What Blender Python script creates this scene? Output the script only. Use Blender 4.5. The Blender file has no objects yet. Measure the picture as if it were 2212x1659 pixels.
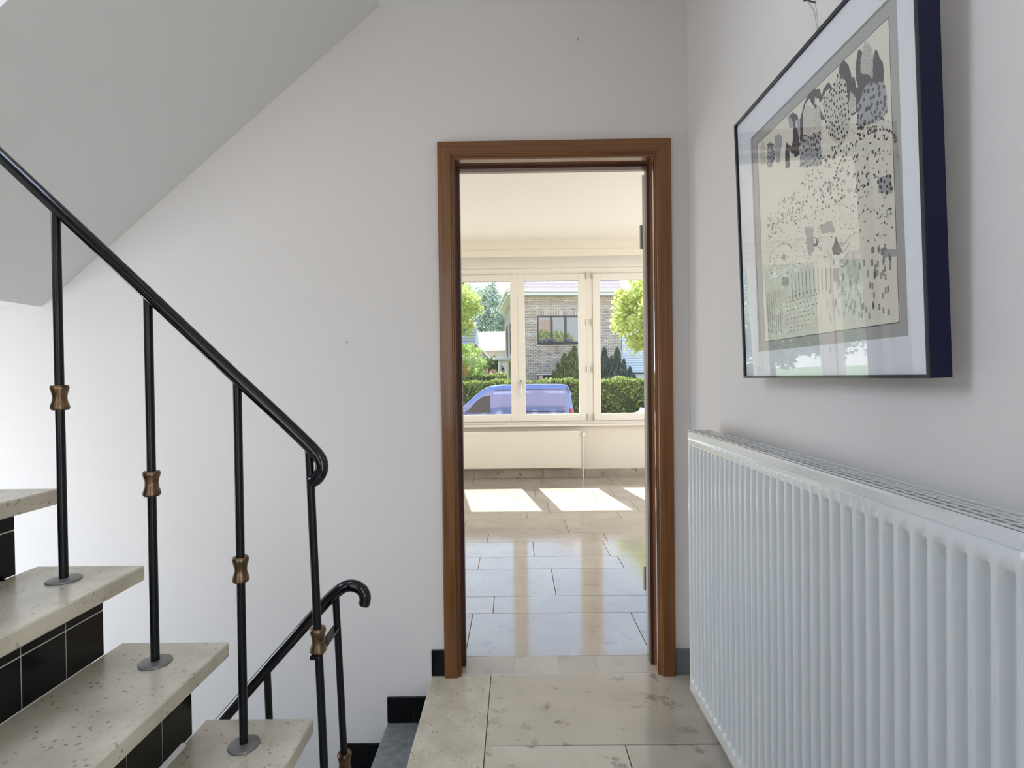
import bpy, bmesh, math, random
import numpy as np
from mathutils import Vector, Matrix
C = bpy.context.scene.collection
PI = math.pi
rnd = random.Random(7)

# ---------------------------------------------------------------- camera, sky, sun, lamps, exposure
cam_d = bpy.data.cameras.new('camera')
cam = bpy.data.objects.new('camera', cam_d); C.objects.link(cam)
r_ = Vector((0.99989333, 0.00685231, -0.0128988)); u_ = Vector((0.01281954, 0.01148882, 0.99985182)); f_ = Vector((-0.00699949, 0.99991052, -0.01139975))
M = Matrix((( r_.x, u_.x, -f_.x, 0), (r_.y, u_.y, -f_.y, 0), (r_.z, u_.z, -f_.z, 1.17), (0, 0, 0, 1)))
cam.matrix_world = M
cam_d.sensor_fit = 'HORIZONTAL'; cam_d.sensor_width = 36.0
cam_d.lens = 1170.16 / 2212 * 36.0
cam_d.clip_start = 0.02; cam_d.clip_end = 400
bpy.context.scene.camera = cam

world = bpy.data.worlds.new('World'); bpy.context.scene.world = world; world.use_nodes = True
wn = world.node_tree.nodes; wl = world.node_tree.links; wn.clear()
wo = wn.new('ShaderNodeOutputWorld'); wb = wn.new('ShaderNodeBackground'); wc = wn.new('ShaderNodeTexCoord')
ws = wn.new('ShaderNodeSeparateXYZ'); wr = wn.new('ShaderNodeValToRGB')
wl.new(wc.outputs['Generated'], ws.inputs[0]); wl.new(ws.outputs['Z'], wr.inputs[0]); wl.new(wr.outputs[0], wb.inputs[0]); wl.new(wb.outputs[0], wo.inputs[0])
e = wr.color_ramp.elements
e[0].position = 0.0; e[0].color = (1.0, 1.0, 1.0, 1)
e[1].position = 1.0; e[1].color = (0.22, 0.40, 0.85, 1)
a = e.new(0.16); a.color = (0.88, 0.94, 1.0, 1)
a = e.new(0.36); a.color = (0.50, 0.70, 1.0, 1)
wb.inputs[1].default_value = 2.3

sun_d = bpy.data.lights.new('sun', 'SUN'); sun = bpy.data.objects.new('sun', sun_d); C.objects.link(sun)
sun_d.energy = 17.0; sun_d.angle = math.radians(0.6); sun_d.color = (1.0, 0.95, 0.86)
sun.location = (-3, 40, 40)
sun.rotation_euler = Vector((0.17, -1.0, -1.19)).to_track_quat('-Z', 'Y').to_euler()

def area(name, loc, direction, sx, sy, power, color):
    d = bpy.data.lights.new(name, 'AREA'); d.shape = 'RECTANGLE'; d.size = sx; d.size_y = sy; d.energy = power; d.color = color
    o = bpy.data.objects.new(name, d); C.objects.link(o); o.location = loc
    o.rotation_euler = Vector(direction).to_track_quat('-Z', 'Y').to_euler()
    return o
# fill lamps added out of view, except the stairwell one: daylight from the left
area('fill_near_wall', (-1.25, -1.93, 1.45), (0, 1, 0), 1.7, 1.7, 2.0, (0.80, 0.89, 1.0))
area('daylight_stairwell', (-2.99, 0.95, 0.30), (1, 0.08, 0.0), 1.6, 1.5, 48, (0.80, 0.89, 1.0))
area('fill_side_wall', (0.76, -1.05, 1.2), (-1, 0, 0), 1.2, 1.9, 21, (0.92, 0.96, 1.0))
area('fill_landing', (-2.98, 0.75, 2.55), (1, 0.0, -0.25), 1.0, 1.4, 40, (0.76, 0.87, 1.0))
area('fill_stairwell_top', (-1.6, 0.2, 5.05), (0, 0, -1), 1.5, 1.5, 40, (0.78, 0.88, 1.0))  # added overhead lamp above an opening left in the ceiling
area('fill_room_right', (3.26, 4.3, 1.5), (-1, 0, 0), 2.4, 1.7, 44, (1.0, 0.965, 0.92))
area('fill_room_left', (-4.36, 4.3, 1.5), (1, 0, 0), 2.4, 1.7, 44, (1.0, 0.965, 0.92))

vs = bpy.context.scene.view_settings
bpy.context.scene.display_settings.display_device = 'sRGB'
vs.view_transform = 'Standard'; vs.look = 'None'; vs.exposure = 0.06; vs.gamma = 1.0; vs.use_curve_mapping = False

# ---------------------------------------------------------------- helpers
def tag(o, label=None, cat=None, group=None, kind=None):
    if label: o['label'] = label
    if cat: o['category'] = cat
    if group: o['group'] = group
    if kind: o['kind'] = kind
    return o
def empty(name, loc=(0, 0, 0), label=None, cat=None, group=None, kind=None):
    o = bpy.data.objects.new(name, None); C.objects.link(o); o.location = loc; o.empty_display_size = 0.1
    return tag(o, label, cat, group, kind)
def mesh_of(name, v, f, mat=None, smooth=False):
    me = bpy.data.meshes.new(name); me.from_pydata([tuple(p) for p in v], [], [tuple(q) for q in f]); me.update()
    if mat: me.materials.append(mat)
    if smooth:
        for p in me.polygons: p.use_smooth = True
    return me
def link(name, me, parent=None, loc=None, rot=None):
    o = bpy.data.objects.new(name, me); C.objects.link(o)
    if parent: o.parent = parent
    if loc is not None: o.location = loc
    if rot is not None: o.rotation_euler = rot
    return o
class MB:
    """collects boxes, tubes and prisms into ONE mesh; verts in world coords, origin set by the parent"""
    def __init__(s): s.v = []; s.f = []
    def add(s, v, f):
        b = len(s.v); s.v += [tuple(p) for p in v]; s.f += [tuple(i + b for i in q) for q in f]; return s
    def box(s, x0, x1, y0, y1, z0, z1, M_=None):
        v = [(x, y, z) for z in (z0, z1) for y in (y0, y1) for x in (x0, x1)]
        if M_ is not None: v = [tuple(M_ @ Vector(p)) for p in v]
        return s.add(v, [(0, 2, 3, 1), (4, 5, 7, 6), (0, 1, 5, 4), (2, 6, 7, 3), (0, 4, 6, 2), (1, 3, 7, 5)])
    def cbox(s, x0, x1, y0, y1, z0, z1, c=0.003):
        """box with all edges chamfered"""
        bm = bmesh.new(); bmesh.ops.create_cube(bm, size=1)
        for v in bm.verts: v.co = Vector(((x0 + x1) / 2 + v.co.x * (x1 - x0), (y0 + y1) / 2 + v.co.y * (y1 - y0), (z0 + z1) / 2 + v.co.z * (z1 - z0)))
        c = min(c, 0.45 * min(x1 - x0, y1 - y0, z1 - z0))
        bmesh.ops.bevel(bm, geom=bm.edges[:], offset=c, segments=1, affect='EDGES', profile=0.5)
        bm.verts.index_update(); v = [tuple(q.co) for q in bm.verts]; f = [tuple(q.index for q in p.verts) for p in bm.faces]; bm.free()
        return s.add(v, f)
    def tube(s, pts, r, n=12, caps=True, sx=1.0):
        pts = [Vector(p) for p in pts]; rs = r if isinstance(r, (list, tuple)) else [r] * len(pts)
        V = []; F = []; up = None
        for i, p in enumerate(pts):
            t = (pts[min(i + 1, len(pts) - 1)] - pts[max(i - 1, 0)]).normalized()
            if up is None: up = Vector((0, 1, 0)) if abs(t.y) < 0.9 else Vector((1, 0, 0))
            a = t.cross(up).normalized(); b = a.cross(t).normalized(); up = b
            for k in range(n):
                an = 2 * PI * k / n; V.append(p + a * math.cos(an) * rs[i] + b * math.sin(an) * rs[i] * sx)
        for i in range(len(pts) - 1):
            for k in range(n):
                F.append((i * n + k, i * n + (k + 1) % n, (i + 1) * n + (k + 1) % n, (i + 1) * n + k))
        if caps: F.append(tuple(reversed(range(n)))); F.append(tuple(range((len(pts) - 1) * n, len(pts) * n)))
        return s.add(V, F)
    def lathe(s, prof, c, n=20, M_=None):
        V = []; F = []
        for r, z in prof:
            for k in range(n):
                an = 2 * PI * k / n; V.append(Vector((c[0] + r * math.cos(an), c[1] + r * math.sin(an), c[2] + z)))
        m = len(prof)
        for i in range(m - 1):
            for k in range(n): F.append((i * n + k, i * n + (k + 1) % n, (i + 1) * n + (k + 1) % n, (i + 1) * n + k))
        F.append(tuple(reversed(range(n)))); F.append(tuple(range((m - 1) * n, m * n)))
        return s.add(V, F)
    def prism(s, poly, axis, a, b):
        """poly = list of 2D points extruded along axis from a to b. X: (y,z), Y: (x,z), Z: (x,y)"""
        def P(q, t): return {'X': (t, q[0], q[1]), 'Y': (q[0], t, q[1]), 'Z': (q[0], q[1], t)}[axis]
        n = len(poly); V = [P(q, a) for q in poly] + [P(q, b) for q in poly]
        F = [tuple(range(n)), tuple(reversed(range(n, 2 * n)))] + [(i, i + n, (i + 1) % n + n, (i + 1) % n) for i in range(n)]
        return s.add(V, F)
    def build(s, name, mat, parent=None, smooth=False, bevel=0, label=None, kind=None, autosmooth=False):
        off = Vector((0, 0, 0))
        if parent is not None:
            off = parent.location.copy() if parent.parent is None else parent.parent.location + parent.location
            if parent.type == 'MESH' and parent.parent is None: off = parent.location.copy()
        me = mesh_of(name, [Vector(p) - off for p in s.v], s.f, mat, smooth)
        bm = bmesh.new(); bm.from_mesh(me); bmesh.ops.recalc_face_normals(bm, faces=bm.faces[:]); bm.to_mesh(me); bm.free()
        o = link(name, me, parent)
        if bevel:
            m = o.modifiers.new('bevel', 'BEVEL'); m.width = bevel; m.segments = 2; m.limit_method = 'ANGLE'; m.angle_limit = 0.6
        if smooth:
            try: me.shade_smooth_by_angle(0.7)
            except Exception: pass
            if hasattr(me, 'set_sharp_from_angle'): me.set_sharp_from_angle(angle=0.7)
        if label: o['label'] = label
        if kind: o['kind'] = kind
        return o

# ---------------------------------------------------------------- materials
def mat(name, color, rough=0.5, metal=0.0, spec=0.5, coat=0.0, ior=1.5):
    m = bpy.data.materials.new(name); m.use_nodes = True; b = m.node_tree.nodes['Principled BSDF']
    b.inputs['Base Color'].default_value = (*color, 1); b.inputs['Roughness'].default_value = rough; b.inputs['Metallic'].default_value = metal
    b.inputs['IOR'].default_value = ior; b.inputs['Coat Weight'].default_value = coat; b.inputs['Coat Roughness'].default_value = 0.05
    b.inputs['Specular IOR Level'].default_value = spec
    return m
def N(m, t, **k):
    n = m.node_tree.nodes.new(t)
    for a_, b_ in k.items(): setattr(n, a_, b_)
    return n
def bsdf(m): return m.node_tree.nodes['Principled BSDF']
def noise_color(m, c1, c2, scale, detail=4, lo=0.35, hi=0.65, vec=None, coord='Object', stretch=None):
    L = m.node_tree.links; tc = N(m, 'ShaderNodeTexCoord'); no = N(m, 'ShaderNodeTexNoise'); no.inputs['Scale'].default_value = scale; no.inputs['Detail'].default_value = detail
    src = tc.outputs[coord]
    if stretch:
        mp = N(m, 'ShaderNodeMapping'); mp.inputs['Scale'].default_value = stretch; L.new(src, mp.inputs[0]); src = mp.outputs[0]
    L.new(src, no.inputs['Vector']); r = N(m, 'ShaderNodeValToRGB'); r.color_ramp.elements[0].position = lo; r.color_ramp.elements[1].position = hi
    r.color_ramp.elements[0].color = (*c1, 1); r.color_ramp.elements[1].color = (*c2, 1); L.new(no.outputs['Fac'], r.inputs[0])
    L.new(r.outputs[0], bsdf(m).inputs['Base Color']); return no, r, src
def bump(m, scale, strength, dist=0.002, src=None):
    L = m.node_tree.links
    no = N(m, 'ShaderNodeTexNoise'); no.inputs['Scale'].default_value = scale; no.inputs['Detail'].default_value = 3
    if src is None: src = N(m, 'ShaderNodeTexCoord').outputs['Object']
    L.new(src, no.inputs['Vector']); b = N(m, 'ShaderNodeBump'); b.inputs['Strength'].default_value = strength; b.inputs['Distance'].default_value = dist
    L.new(no.outputs['Fac'], b.inputs['Height']); L.new(b.outputs[0], bsdf(m).inputs['Normal'])
def mixc(m, a_, b_, fac, t='MIX'):
    n = N(m, 'ShaderNodeMix'); n.data_type = 'RGBA'; n.blend_type = t; L = m.node_tree.links
    for s_, i in ((fac, 0), (a_, 6), (b_, 7)):
        if isinstance(s_, tuple): n.inputs[i].default_value = (*s_, 1)
        elif isinstance(s_, (int, float)): n.inputs[i].default_value = s_
        else: L.new(s_, n.inputs[i])
    return n.outputs[2]

m_wall = mat('wall_paint', (0.67, 0.64, 0.615), 0.75); bump(m_wall, 120, 0.12, 0.001)
m_nearwall = mat('dark_unseen_wall', (0.20, 0.16, 0.13), 0.6)  # unseen near wall kept dark to cut light bounced into the hall
m_ceil = mat('ceiling_paint', (0.72, 0.71, 0.69), 0.8)
m_room = mat('room_cream_paint', (0.80, 0.755, 0.66), 0.7)
m_roomceil = mat('room_ceiling_paint', (0.80, 0.765, 0.735), 0.75)
m_winwood = mat('window_cream_gloss', (0.83, 0.80, 0.74), 0.25)
m_white = mat('radiator_white_enamel', (0.60, 0.62, 0.62), 0.14, coat=1.0)
m_cream = mat('radiator_cream_enamel', (0.80, 0.77, 0.68), 0.3)
m_black = mat('black_lacquered_steel', (0.003, 0.0035, 0.005), 0.3, spec=0.3)
m_rail = mat('glossy_black_handrail', (0.003, 0.0035, 0.005), 0.09, spec=0.5)
m_tile = mat('black_glazed_tile', (0.003, 0.003, 0.0035), 0.2, spec=0.25)
m_stone_shade = mat('shaded_tread_stone', (0.2, 0.21, 0.22), 0.3); noise_color(m_stone_shade, (0.17, 0.18, 0.19), (0.26, 0.27, 0.28), 30)  # tread stone again, with the lower flight's shade put into its colour
m_grout = mat('grey_grout', (0.46, 0.44, 0.40), 0.9)
m_joint = mat('floor_joint', (0.13, 0.12, 0.11), 0.9)
m_brass = mat('aged_brass', (0.20, 0.115, 0.055), 0.33, metal=0.9); noise_color(m_brass, (0.09, 0.06, 0.038), (0.20, 0.13, 0.075), 60)
m_disc = mat('grey_steel_rosette', (0.20, 0.20, 0.19), 0.4, metal=0.4)
m_dark = mat('dark_void', (0.01, 0.01, 0.011), 0.6)
m_chrome = mat('satin_metal', (0.5, 0.5, 0.48), 0.3, metal=1)
m_hinge = mat('hinge_grey', (0.45, 0.42, 0.37), 0.35, metal=0.6)

# terrazzo-like treads
m_stone = mat('speckled_tread_stone', (0.5, 0.46, 0.38), 0.24)
no, rr, sc_ = noise_color(m_stone, (0.46, 0.41, 0.315), (0.66, 0.60, 0.48), 9, 8, 0.3, 0.7)
L = m_stone.node_tree.links
v1 = N(m_stone, 'ShaderNodeTexVoronoi'); v1.inputs['Scale'].default_value = 70; L.new(sc_, v1.inputs['Vector'])
r1 = N(m_stone, 'ShaderNodeValToRGB'); r1.color_ramp.elements[0].position = 0.14; r1.color_ramp.elements[1].position = 0.30; L.new(v1.outputs['Distance'], r1.inputs[0])
n2 = N(m_stone, 'ShaderNodeTexNoise'); n2.inputs['Scale'].default_value = 24; L.new(sc_, n2.inputs['Vector'])
r2 = N(m_stone, 'ShaderNodeValToRGB'); r2.color_ramp.elements[0].position = 0.42; r2.color_ramp.elements[1].position = 0.62; L.new(n2.outputs['Fac'], r2.inputs[0])
mx = N(m_stone, 'ShaderNodeMath', operation='SUBTRACT'); mx.use_clamp = True
inv = N(m_stone, 'ShaderNodeMath', operation='SUBTRACT'); inv.inputs[0].default_value = 1.0; L.new(r1.outputs[0], inv.inputs[1])
mu = N(m_stone, 'ShaderNodeMath', operation='MULTIPLY'); L.new(inv.outputs[0], mu.inputs[0]); L.new(r2.outputs[0], mu.inputs[1])
L.new(mixc(m_stone, rr.outputs[0], (0.26, 0.235, 0.195), mu.outputs[0]), bsdf(m_stone).inputs['Base Color'])
bump(m_stone, 70, 0.25, 0.002)

def marble(name, base1, base2, vein, veinamt, rough):
    m = mat(name, base1, rough, ior=1.8); no, rr, src = noise_color(m, base1, base2, 2.3, 6, 0.3, 0.7)
    L = m.node_tree.links
    # object random shifts each slab
    oi = N(m, 'ShaderNodeObjectInfo'); ad = N(m, 'ShaderNodeVectorMath', operation='ADD'); sca = N(m, 'ShaderNodeVectorMath', operation='SCALE')
    cx_ = N(m, 'ShaderNodeCombineXYZ'); L.new(oi.outputs['Random'], cx_.inputs[0]); L.new(oi.outputs['Random'], cx_.inputs[1]); L.new(cx_.outputs[0], sca.inputs[0]); sca.inputs['Scale'].default_value = 17
    L.new(src, ad.inputs[0]); L.new(sca.outputs[0], ad.inputs[1]); L.new(ad.outputs[0], no.inputs['Vector'])
    n3 = N(m, 'ShaderNodeTexNoise'); n3.inputs['Scale'].default_value = 9; n3.inputs['Detail'].default_value = 10; n3.inputs['Roughness'].default_value = 0.62; n3.inputs['Distortion'].default_value = 0.5; L.new(ad.outputs[0], n3.inputs['Vector'])
    r3 = N(m, 'ShaderNodeValToRGB'); r3.color_ramp.elements[0].position = 0.57; r3.color_ramp.elements[0].color = (0, 0, 0, 1); r3.color_ramp.elements[1].position = 0.68; r3.color_ramp.elements[1].color = (veinamt,) * 3 + (1,)
    L.new(n3.outputs['Fac'], r3.inputs[0])
    c = mixc(m, rr.outputs[0], vein, r3.outputs[0])
    hs = N(m, 'ShaderNodeHueSaturation'); mr = N(m, 'ShaderNodeMapRange'); mr.inputs['To Min'].default_value = 0.92; mr.inputs['To Max'].default_value = 1.06
    L.new(oi.outputs['Random'], mr.inputs['Value']); L.new(mr.outputs[0], hs.inputs['Value']); L.new(c, hs.inputs['Color']); L.new(hs.outputs[0], bsdf(m).inputs['Base Color'])
    return m
m_marble = marble('beige_marble', (0.45, 0.405, 0.33), (0.62, 0.575, 0.485), (0.13, 0.105, 0.08), 0.8, 0.13)
m_marble_room = marble('room_beige_marble', (0.40, 0.35, 0.29), (0.50, 0.45, 0.38), (0.26, 0.22, 0.18), 0.45, 0.09)
m_thresh = marble('threshold_marble', (0.42, 0.37, 0.30), (0.55, 0.50, 0.42), (0.26, 0.22, 0.18), 0.4, 0.30)
m_skirt = marble('brown_marble_skirting', (0.30, 0.26, 0.21), (0.46, 0.41, 0.34), (0.12, 0.095, 0.07), 0.9, 0.25)
m_greyskirt = mat('grey_stone_skirting', (0.16, 0.16, 0.155), 0.35)

m_wood = mat('varnished_oregon_wood', (0.3, 0.13, 0.05), 0.3, coat=0.15)
no, rr, sc_ = noise_color(m_wood, (0.095, 0.034, 0.008), (0.225, 0.090, 0.024), 6, 6, 0.25, 0.75, stretch=(14, 14, 0.35))
m_wood_h = mat('varnished_oregon_wood_horizontal', (0.3, 0.13, 0.05), 0.3, coat=0.15)
noise_color(m_wood_h, (0.095, 0.034, 0.008), (0.225, 0.090, 0.024), 6, 6, 0.25, 0.75, stretch=(0.35, 14, 14))
m_jamb = mat('glossy_varnished_jamb', (0.3, 0.13, 0.05), 0.12, coat=1.0, ior=1.7)
noise_color(m_jamb, (0.14, 0.055, 0.018), (0.28, 0.12, 0.042), 6, 6, 0.25, 0.75, stretch=(6, 6, 0.35))
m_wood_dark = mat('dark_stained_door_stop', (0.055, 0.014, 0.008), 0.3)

def glass(name, tint=(1, 1, 1), ior=1.5):
    m = bpy.data.materials.new(name); m.use_nodes = True; n = m.node_tree.nodes; l = m.node_tree.links; n.clear()
    o = n.new('ShaderNodeOutputMaterial'); mix = n.new('ShaderNodeMixShader'); t = n.new('ShaderNodeBsdfTransparent'); g = n.new('ShaderNodeBsdfGlossy'); f = n.new('ShaderNodeFresnel')
    ge = n.new('ShaderNodeNewGeometry'); io = n.new('ShaderNodeMapRange')          # thin sheet: the same reflection from both faces
    io.inputs['To Min'].default_value = ior; io.inputs['To Max'].default_value = 1 / ior; l.new(ge.outputs['Backfacing'], io.inputs['Value']); l.new(io.outputs[0], f.inputs[0]); t.inputs[0].default_value = (*tint, 1); g.inputs['Roughness'].default_value = 0.0
    l.new(f.outputs[0], mix.inputs[0]); l.new(t.outputs[0], mix.inputs[1]); l.new(g.outputs[0], mix.inputs[2]); l.new(mix.outputs[0], o.inputs[0]); return m
m_pane = glass('window_glass', (0.97, 0.985, 0.98), 1.45)
m_picglass = glass('picture_glass', (0.99, 0.99, 0.99), 1.85)
m_houseglass = mat('reflecting_far_glass', (0.05, 0.07, 0.08), 0.02, ior=2.6)

# ---------------------------------------------------------------- setting: the hall shell
YD, YR = 2.1226, 2.262           # door wall: hall face, room face
XR = 0.682                       # right wall face
RISE = 0.1844; GO = 0.1974; XE = -0.346
def struct(name, mb, m, **k): return mb.build(name, m, kind='structure', **k)
def wall_hole(mb, axis, a, b, u0, u1, z0, z1, holes):
    """wall slab between a and b on axis ('X' or 'Y'), spanning u, z; holes=[(u0,u1,z0,z1)]"""
    us = sorted({u0, u1} | {h[0] for h in holes} | {h[1] for h in holes}); zs = sorted({z0, z1} | {h[2] for h in holes} | {h[3] for h in holes})
    for i in range(len(us) - 1):
        for j in range(len(zs) - 1):
            cu, cz = (us[i] + us[i + 1]) / 2, (zs[j] + zs[j + 1]) / 2
            if any(h[0] < cu < h[1] and h[2] < cz < h[3] for h in holes): continue
            if axis == 'X': mb.box(a, b, us[i], us[i + 1], zs[j], zs[j + 1])
            else: mb.box(us[i], us[i + 1], a, b, zs[j], zs[j + 1])
    return mb
# door wall runs on to the left behind the stairwell
w = wall_hole(MB(), 'Y', YD, YR, -3.05, XR + 0.15, -2.3, 5.1, [(-0.262, 0.580, 0.0, 2.052), (-3.05, -3.0, -2.3, -2.29)])
wall_far = struct('wall_far', w, m_wall)
wall_right = struct('wall_right', wall_hole(MB(), 'X', XR, XR + 0.15, -1.9, YD, -0.2, 5.1, [(-1.65, -0.45, 0.2, 2.2)]), m_wall)
wall_left = struct('wall_left', wall_hole(MB(), 'X', -3.05, -2.9, -1.9, YD, -2.3, 5.1, [(0.15, 1.75, -0.42, 1.12), (0.25, 1.25, 1.85, 3.25)]), m_wall)
wall_near = struct('wall_near', wall_hole(MB(), 'Y', -2.0, -1.9, -3.05, XR + 0.15, -2.3, 5.1, [(-2.12, -0.38, 0.58, 2.32)]), m_nearwall)
ceiling = struct('ceiling', MB().box(-0.511, XR, -1.9, YD, 2.626, 2.83), m_ceil)
struct('ceiling', wall_hole(MB(), 'Y', 0, 0.01, 0, 0.01, 0, 0.01, []).box(-2.9, -2.4, -1.9, YD, 5.0, 5.1).box(-0.8, XR, -1.9, YD, 5.0, 5.1).box(-2.4, -0.8, -1.9, -0.6, 5.0, 5.1).box(-2.4, -0.8, 1.0, YD, 5.0, 5.1), m_ceil)
# sloping soffit: underside of the flight overhead, ending in the flat underside of the half landing
sl = (2.626 - 1.473) / (1.862 - 0.511)
YF = 1.262
poly = [(-0.511, 2.626), (-1.862, 1.473), (-2.9, 1.473), (-2.9, 1.660), (-2.12, 1.660), (-0.62, 2.83), (-0.511, 2.83)]
struct('stair_soffit', MB().prism(poly, 'Y', YF, YD), m_ceil)
struct('landing_slab', MB().box(-2.9, -1.862, 0.2, YF, 1.473, 1.660), m_ceil)

def window_frame_simple(name, axis, pos, u0, u1, z0, z1, t=0.05):
    m = MB(); d = 0.03
    def b(a, c, e_, g):
        if axis == 'Y': m.cbox(a, c, pos - d, pos + d, e_, g, 0.004)
        else: m.cbox(pos - d, pos + d, a, c, e_, g, 0.004)
    b(u0, u1, z0, z0 + t); b(u0, u1, z1 - t, z1); b(u0, u0 + t, z0 + t, z1 - t); b(u1 - t, u1, z0 + t, z1 - t)
    return struct(name, m, m_winwood)
window_frame_simple('added_window_2', 'Y', -1.92, -2.12, -0.38, 0.58, 2.32)  # frame dressing an added opening for the near-wall fill lamp
window_frame_simple('added_window_8', 'X', XR + 0.05, -1.65, -0.45, 0.2, 2.2)  # opening put into the unseen side wall for a fill lamp
window_frame_simple('added_window_9', 'X', -2.93, 0.25, 1.25, 1.85, 3.25)  # added high opening; its fill lamp brightens the right wall
window_frame_simple('window_3', 'X', -2.93, 0.15, 1.75, -0.42, 1.12)

# hall floor: slab and separate marble slabs, edge strip of tread stone along the stairwell
floor = struct('floor', MB().box(XE + 0.02, XR, -1.9, YR, -0.16, -0.010).box(-2.9, XE + 0.02, -1.9, 1.22, -0.16, -0.010), m_joint)
def slab(x0, x1, y0, y1, m, parent, z=0.0, gap=0.0014, name='floor_tile', th=0.03, jit=True):
    z += rnd.uniform(-0.0004, 0.0003) if jit else 0
    o = MB().cbox(x0 + gap, x1 - gap, y0 + gap, y1 - gap, z - th, z, 0.0012)
    cx_, cy_ = (x0 + x1) / 2, (y0 + y1) / 2
    o.v = [(p[0] - cx_, p[1] - cy_, p[2] - z) for p in o.v]
    me = mesh_of(name, o.v, o.f, m); q = link(name, me, parent, (cx_, cy_, z)); return q
for (a_, b_) in ((1.22, YD), (0.35, 1.22), (-0.6, 0.35), (-1.9, -0.6)):
    slab(XE, -0.112, a_, b_, m_stone, floor, 0, 0.0012, 'edge_stone', 0.036)
rows = [(1.710, YD + 0.003, [-0.112, XR]), (1.300, 1.710, [-0.112, 0.333, XR]), (1.10, 1.30, [-0.112, 0.12, XR]), (0.69, 1.10, [-0.112, 0.45, XR]), (0.28, 0.69, [-0.112, 0.2, XR]), (-0.13, 0.28, [-0.112, 0.33, XR]), (-0.54, -0.13, [-0.112, 0.1, XR]), (-1.2, -0.54, [-0.112, 0.3, XR]), (-1.9, -1.2, [-0.112, 0.2, XR])]
for y0, y1, xs in rows:
    for a_, b_ in zip(xs, xs[1:]): slab(a_, b_, y0, y1, m_marble, floor)
for y0 in np.arange(-1.9, 1.2, 0.52):
    for x0 in (-2.9, -2.26, -1.62, -0.98): slab(x0, min(x0 + 0.64, XE), y0, min(y0 + 0.52, 1.22), m_marble, floor)
for a_, b_ in zip([-0.262, -0.021, 0.159, 0.316, 0.580], [-0.021, 0.159, 0.316, 0.580]):
    slab(a_, b_, YD + 0.004, YR, m_thresh, floor, 0.001, 0.0008, 'threshold_tile')

# ---------------------------------------------------------------- door frame
def casing(name, path, m, parent, inner):
    """mitred moulded casing member. path: 'L','R','H'"""
    X0, X1, Z1 = -0.2285, 0.5455, 2.022
    W = 0.0645
    prof = [(0, 0), (0, .008), (.004, .0105), (.007, .0105), (.008, .015), (.011, .0175), (.0135, .0175), (.0145, .0215), (.017, .023), (.060, .023), (.0635, .0215), (W, .018), (W, 0)]
    V = []; n = len(prof)
    for end in (0, 1):
        for w_, d in prof:
            y = YD - d
            if path == 'L': V.append((X0 - w_, y, 0.0 if end == 0 else Z1 + w_))
            if path == 'R': V.append((X1 + w_, y, 0.0 if end == 0 else Z1 + w_))
            if path == 'H': V.append(((X0 - w_) if end == 0 else (X1 + w_), y, Z1 + w_))
    F = [tuple(range(n)), tuple(reversed(range(n, 2 * n)))] + [(i, (i + 1) % n, (i + 1) % n + n, i + n) for i in range(n)]
    return MB().add(V, F).build(name, m, parent)
door = empty('door_1', (0.158, YD, 0), kind='structure')
casing('casing', 'L', m_wood, door, 0); casing('casing', 'R', m_wood, door, 0); casing('head_casing', 'H', m_wood_h, door, 0)
jy0 = YD - 0.008
MB().box(-0.262, -0.2285, jy0, YR + 0.008, 0.0, 2.052).build('jamb', m_jamb, door)
MB().box(0.5455, 0.580, jy0, YR + 0.008, 0.0, 2.052).build('jamb', m_jamb, door)
MB().box(-0.2285, 0.5455, jy0, YR + 0.008, 2.0225, 2.052).build('head_jamb', m_jamb, door)
sy0, sy1 = YD + 0.062, YD + 0.095
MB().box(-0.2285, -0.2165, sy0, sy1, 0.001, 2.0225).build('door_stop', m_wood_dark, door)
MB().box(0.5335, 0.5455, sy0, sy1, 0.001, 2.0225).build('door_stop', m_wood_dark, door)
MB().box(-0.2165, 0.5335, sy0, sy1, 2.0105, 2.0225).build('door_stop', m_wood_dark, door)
# door leaf swung open into the room, seen only as an edge
leaf = empty('door_2', (0.533, YR + 0.004, 0), kind='structure')
m_leaf = mat('door_leaf_cream', (0.72, 0.67, 0.58), 0.4)
lf = MB().box(0.535, 0.575, YR + 0.006, YR + 0.756, 0.006, 2.006).build('door_leaf', m_leaf, leaf)
MB().tube([(0.533, YR + 0.70, 1.05), (0.487, YR + 0.70, 1.05), (0.482, YR + 0.60, 1.05)], 0.009, 10).build('handle', m_chrome, leaf, smooth=True)
for z in (1.75, 0.32):
    MB().tube([(0.529, YR + 0.010, z - 0.05), (0.529, YR + 0.010, z + 0.05)], 0.006, 8).build('hinge', m_hinge, leaf)
leaf.rotation_euler.z = -0.34

# skirtings of the hall
bl = empty('baseboard_left', (-0.32, YD, 0), kind='structure')
def wall_tile(x0, x1, z0, z1):
    MB().cbox(x0 + .001, x1 - .001, YD - 0.010, YD, z0 + .001, z1, .0015).build('skirting_tile', m_tile, bl)
MB().box(XE + 0.002, -0.294, YD - 0.004, YD, 0, 0.102).build('grout_bed', m_grout, bl)
wall_tile(XE, -0.294, 0.001, 0.1035)
xl = XE
for k in range(1, 9):
    zt = -RISE * k; xr_ = XE if k == 1 else -0.5235 - 0.147 * 0 - GO * 0.885 * (k - 2); xL = -0.5235 - 0.1747 * (k - 1)
    z1 = zt + 0.103
    MB().box(xL, xr_, YD - 0.004, YD, zt + 0.001, z1 - 0.002).build('grout_bed', m_grout, bl)
    x = xL
    for wd in (0.1035, 0.1035):
        x2 = min(x + wd, xr_)
        if x2 - x > 0.008: wall_tile(x, x2, zt + 0.001, z1)
        x = x2
struct('baseboard_right', MB().cbox(0.6105, XR, YD - 0.012, YD, 0.0, 0.098, .002), m_greyskirt)
struct('baseboard_right', MB().cbox(XR - 0.012, XR, -1.9, YD - 0.012, 0.0, 0.098, .002), m_greyskirt)

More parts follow.
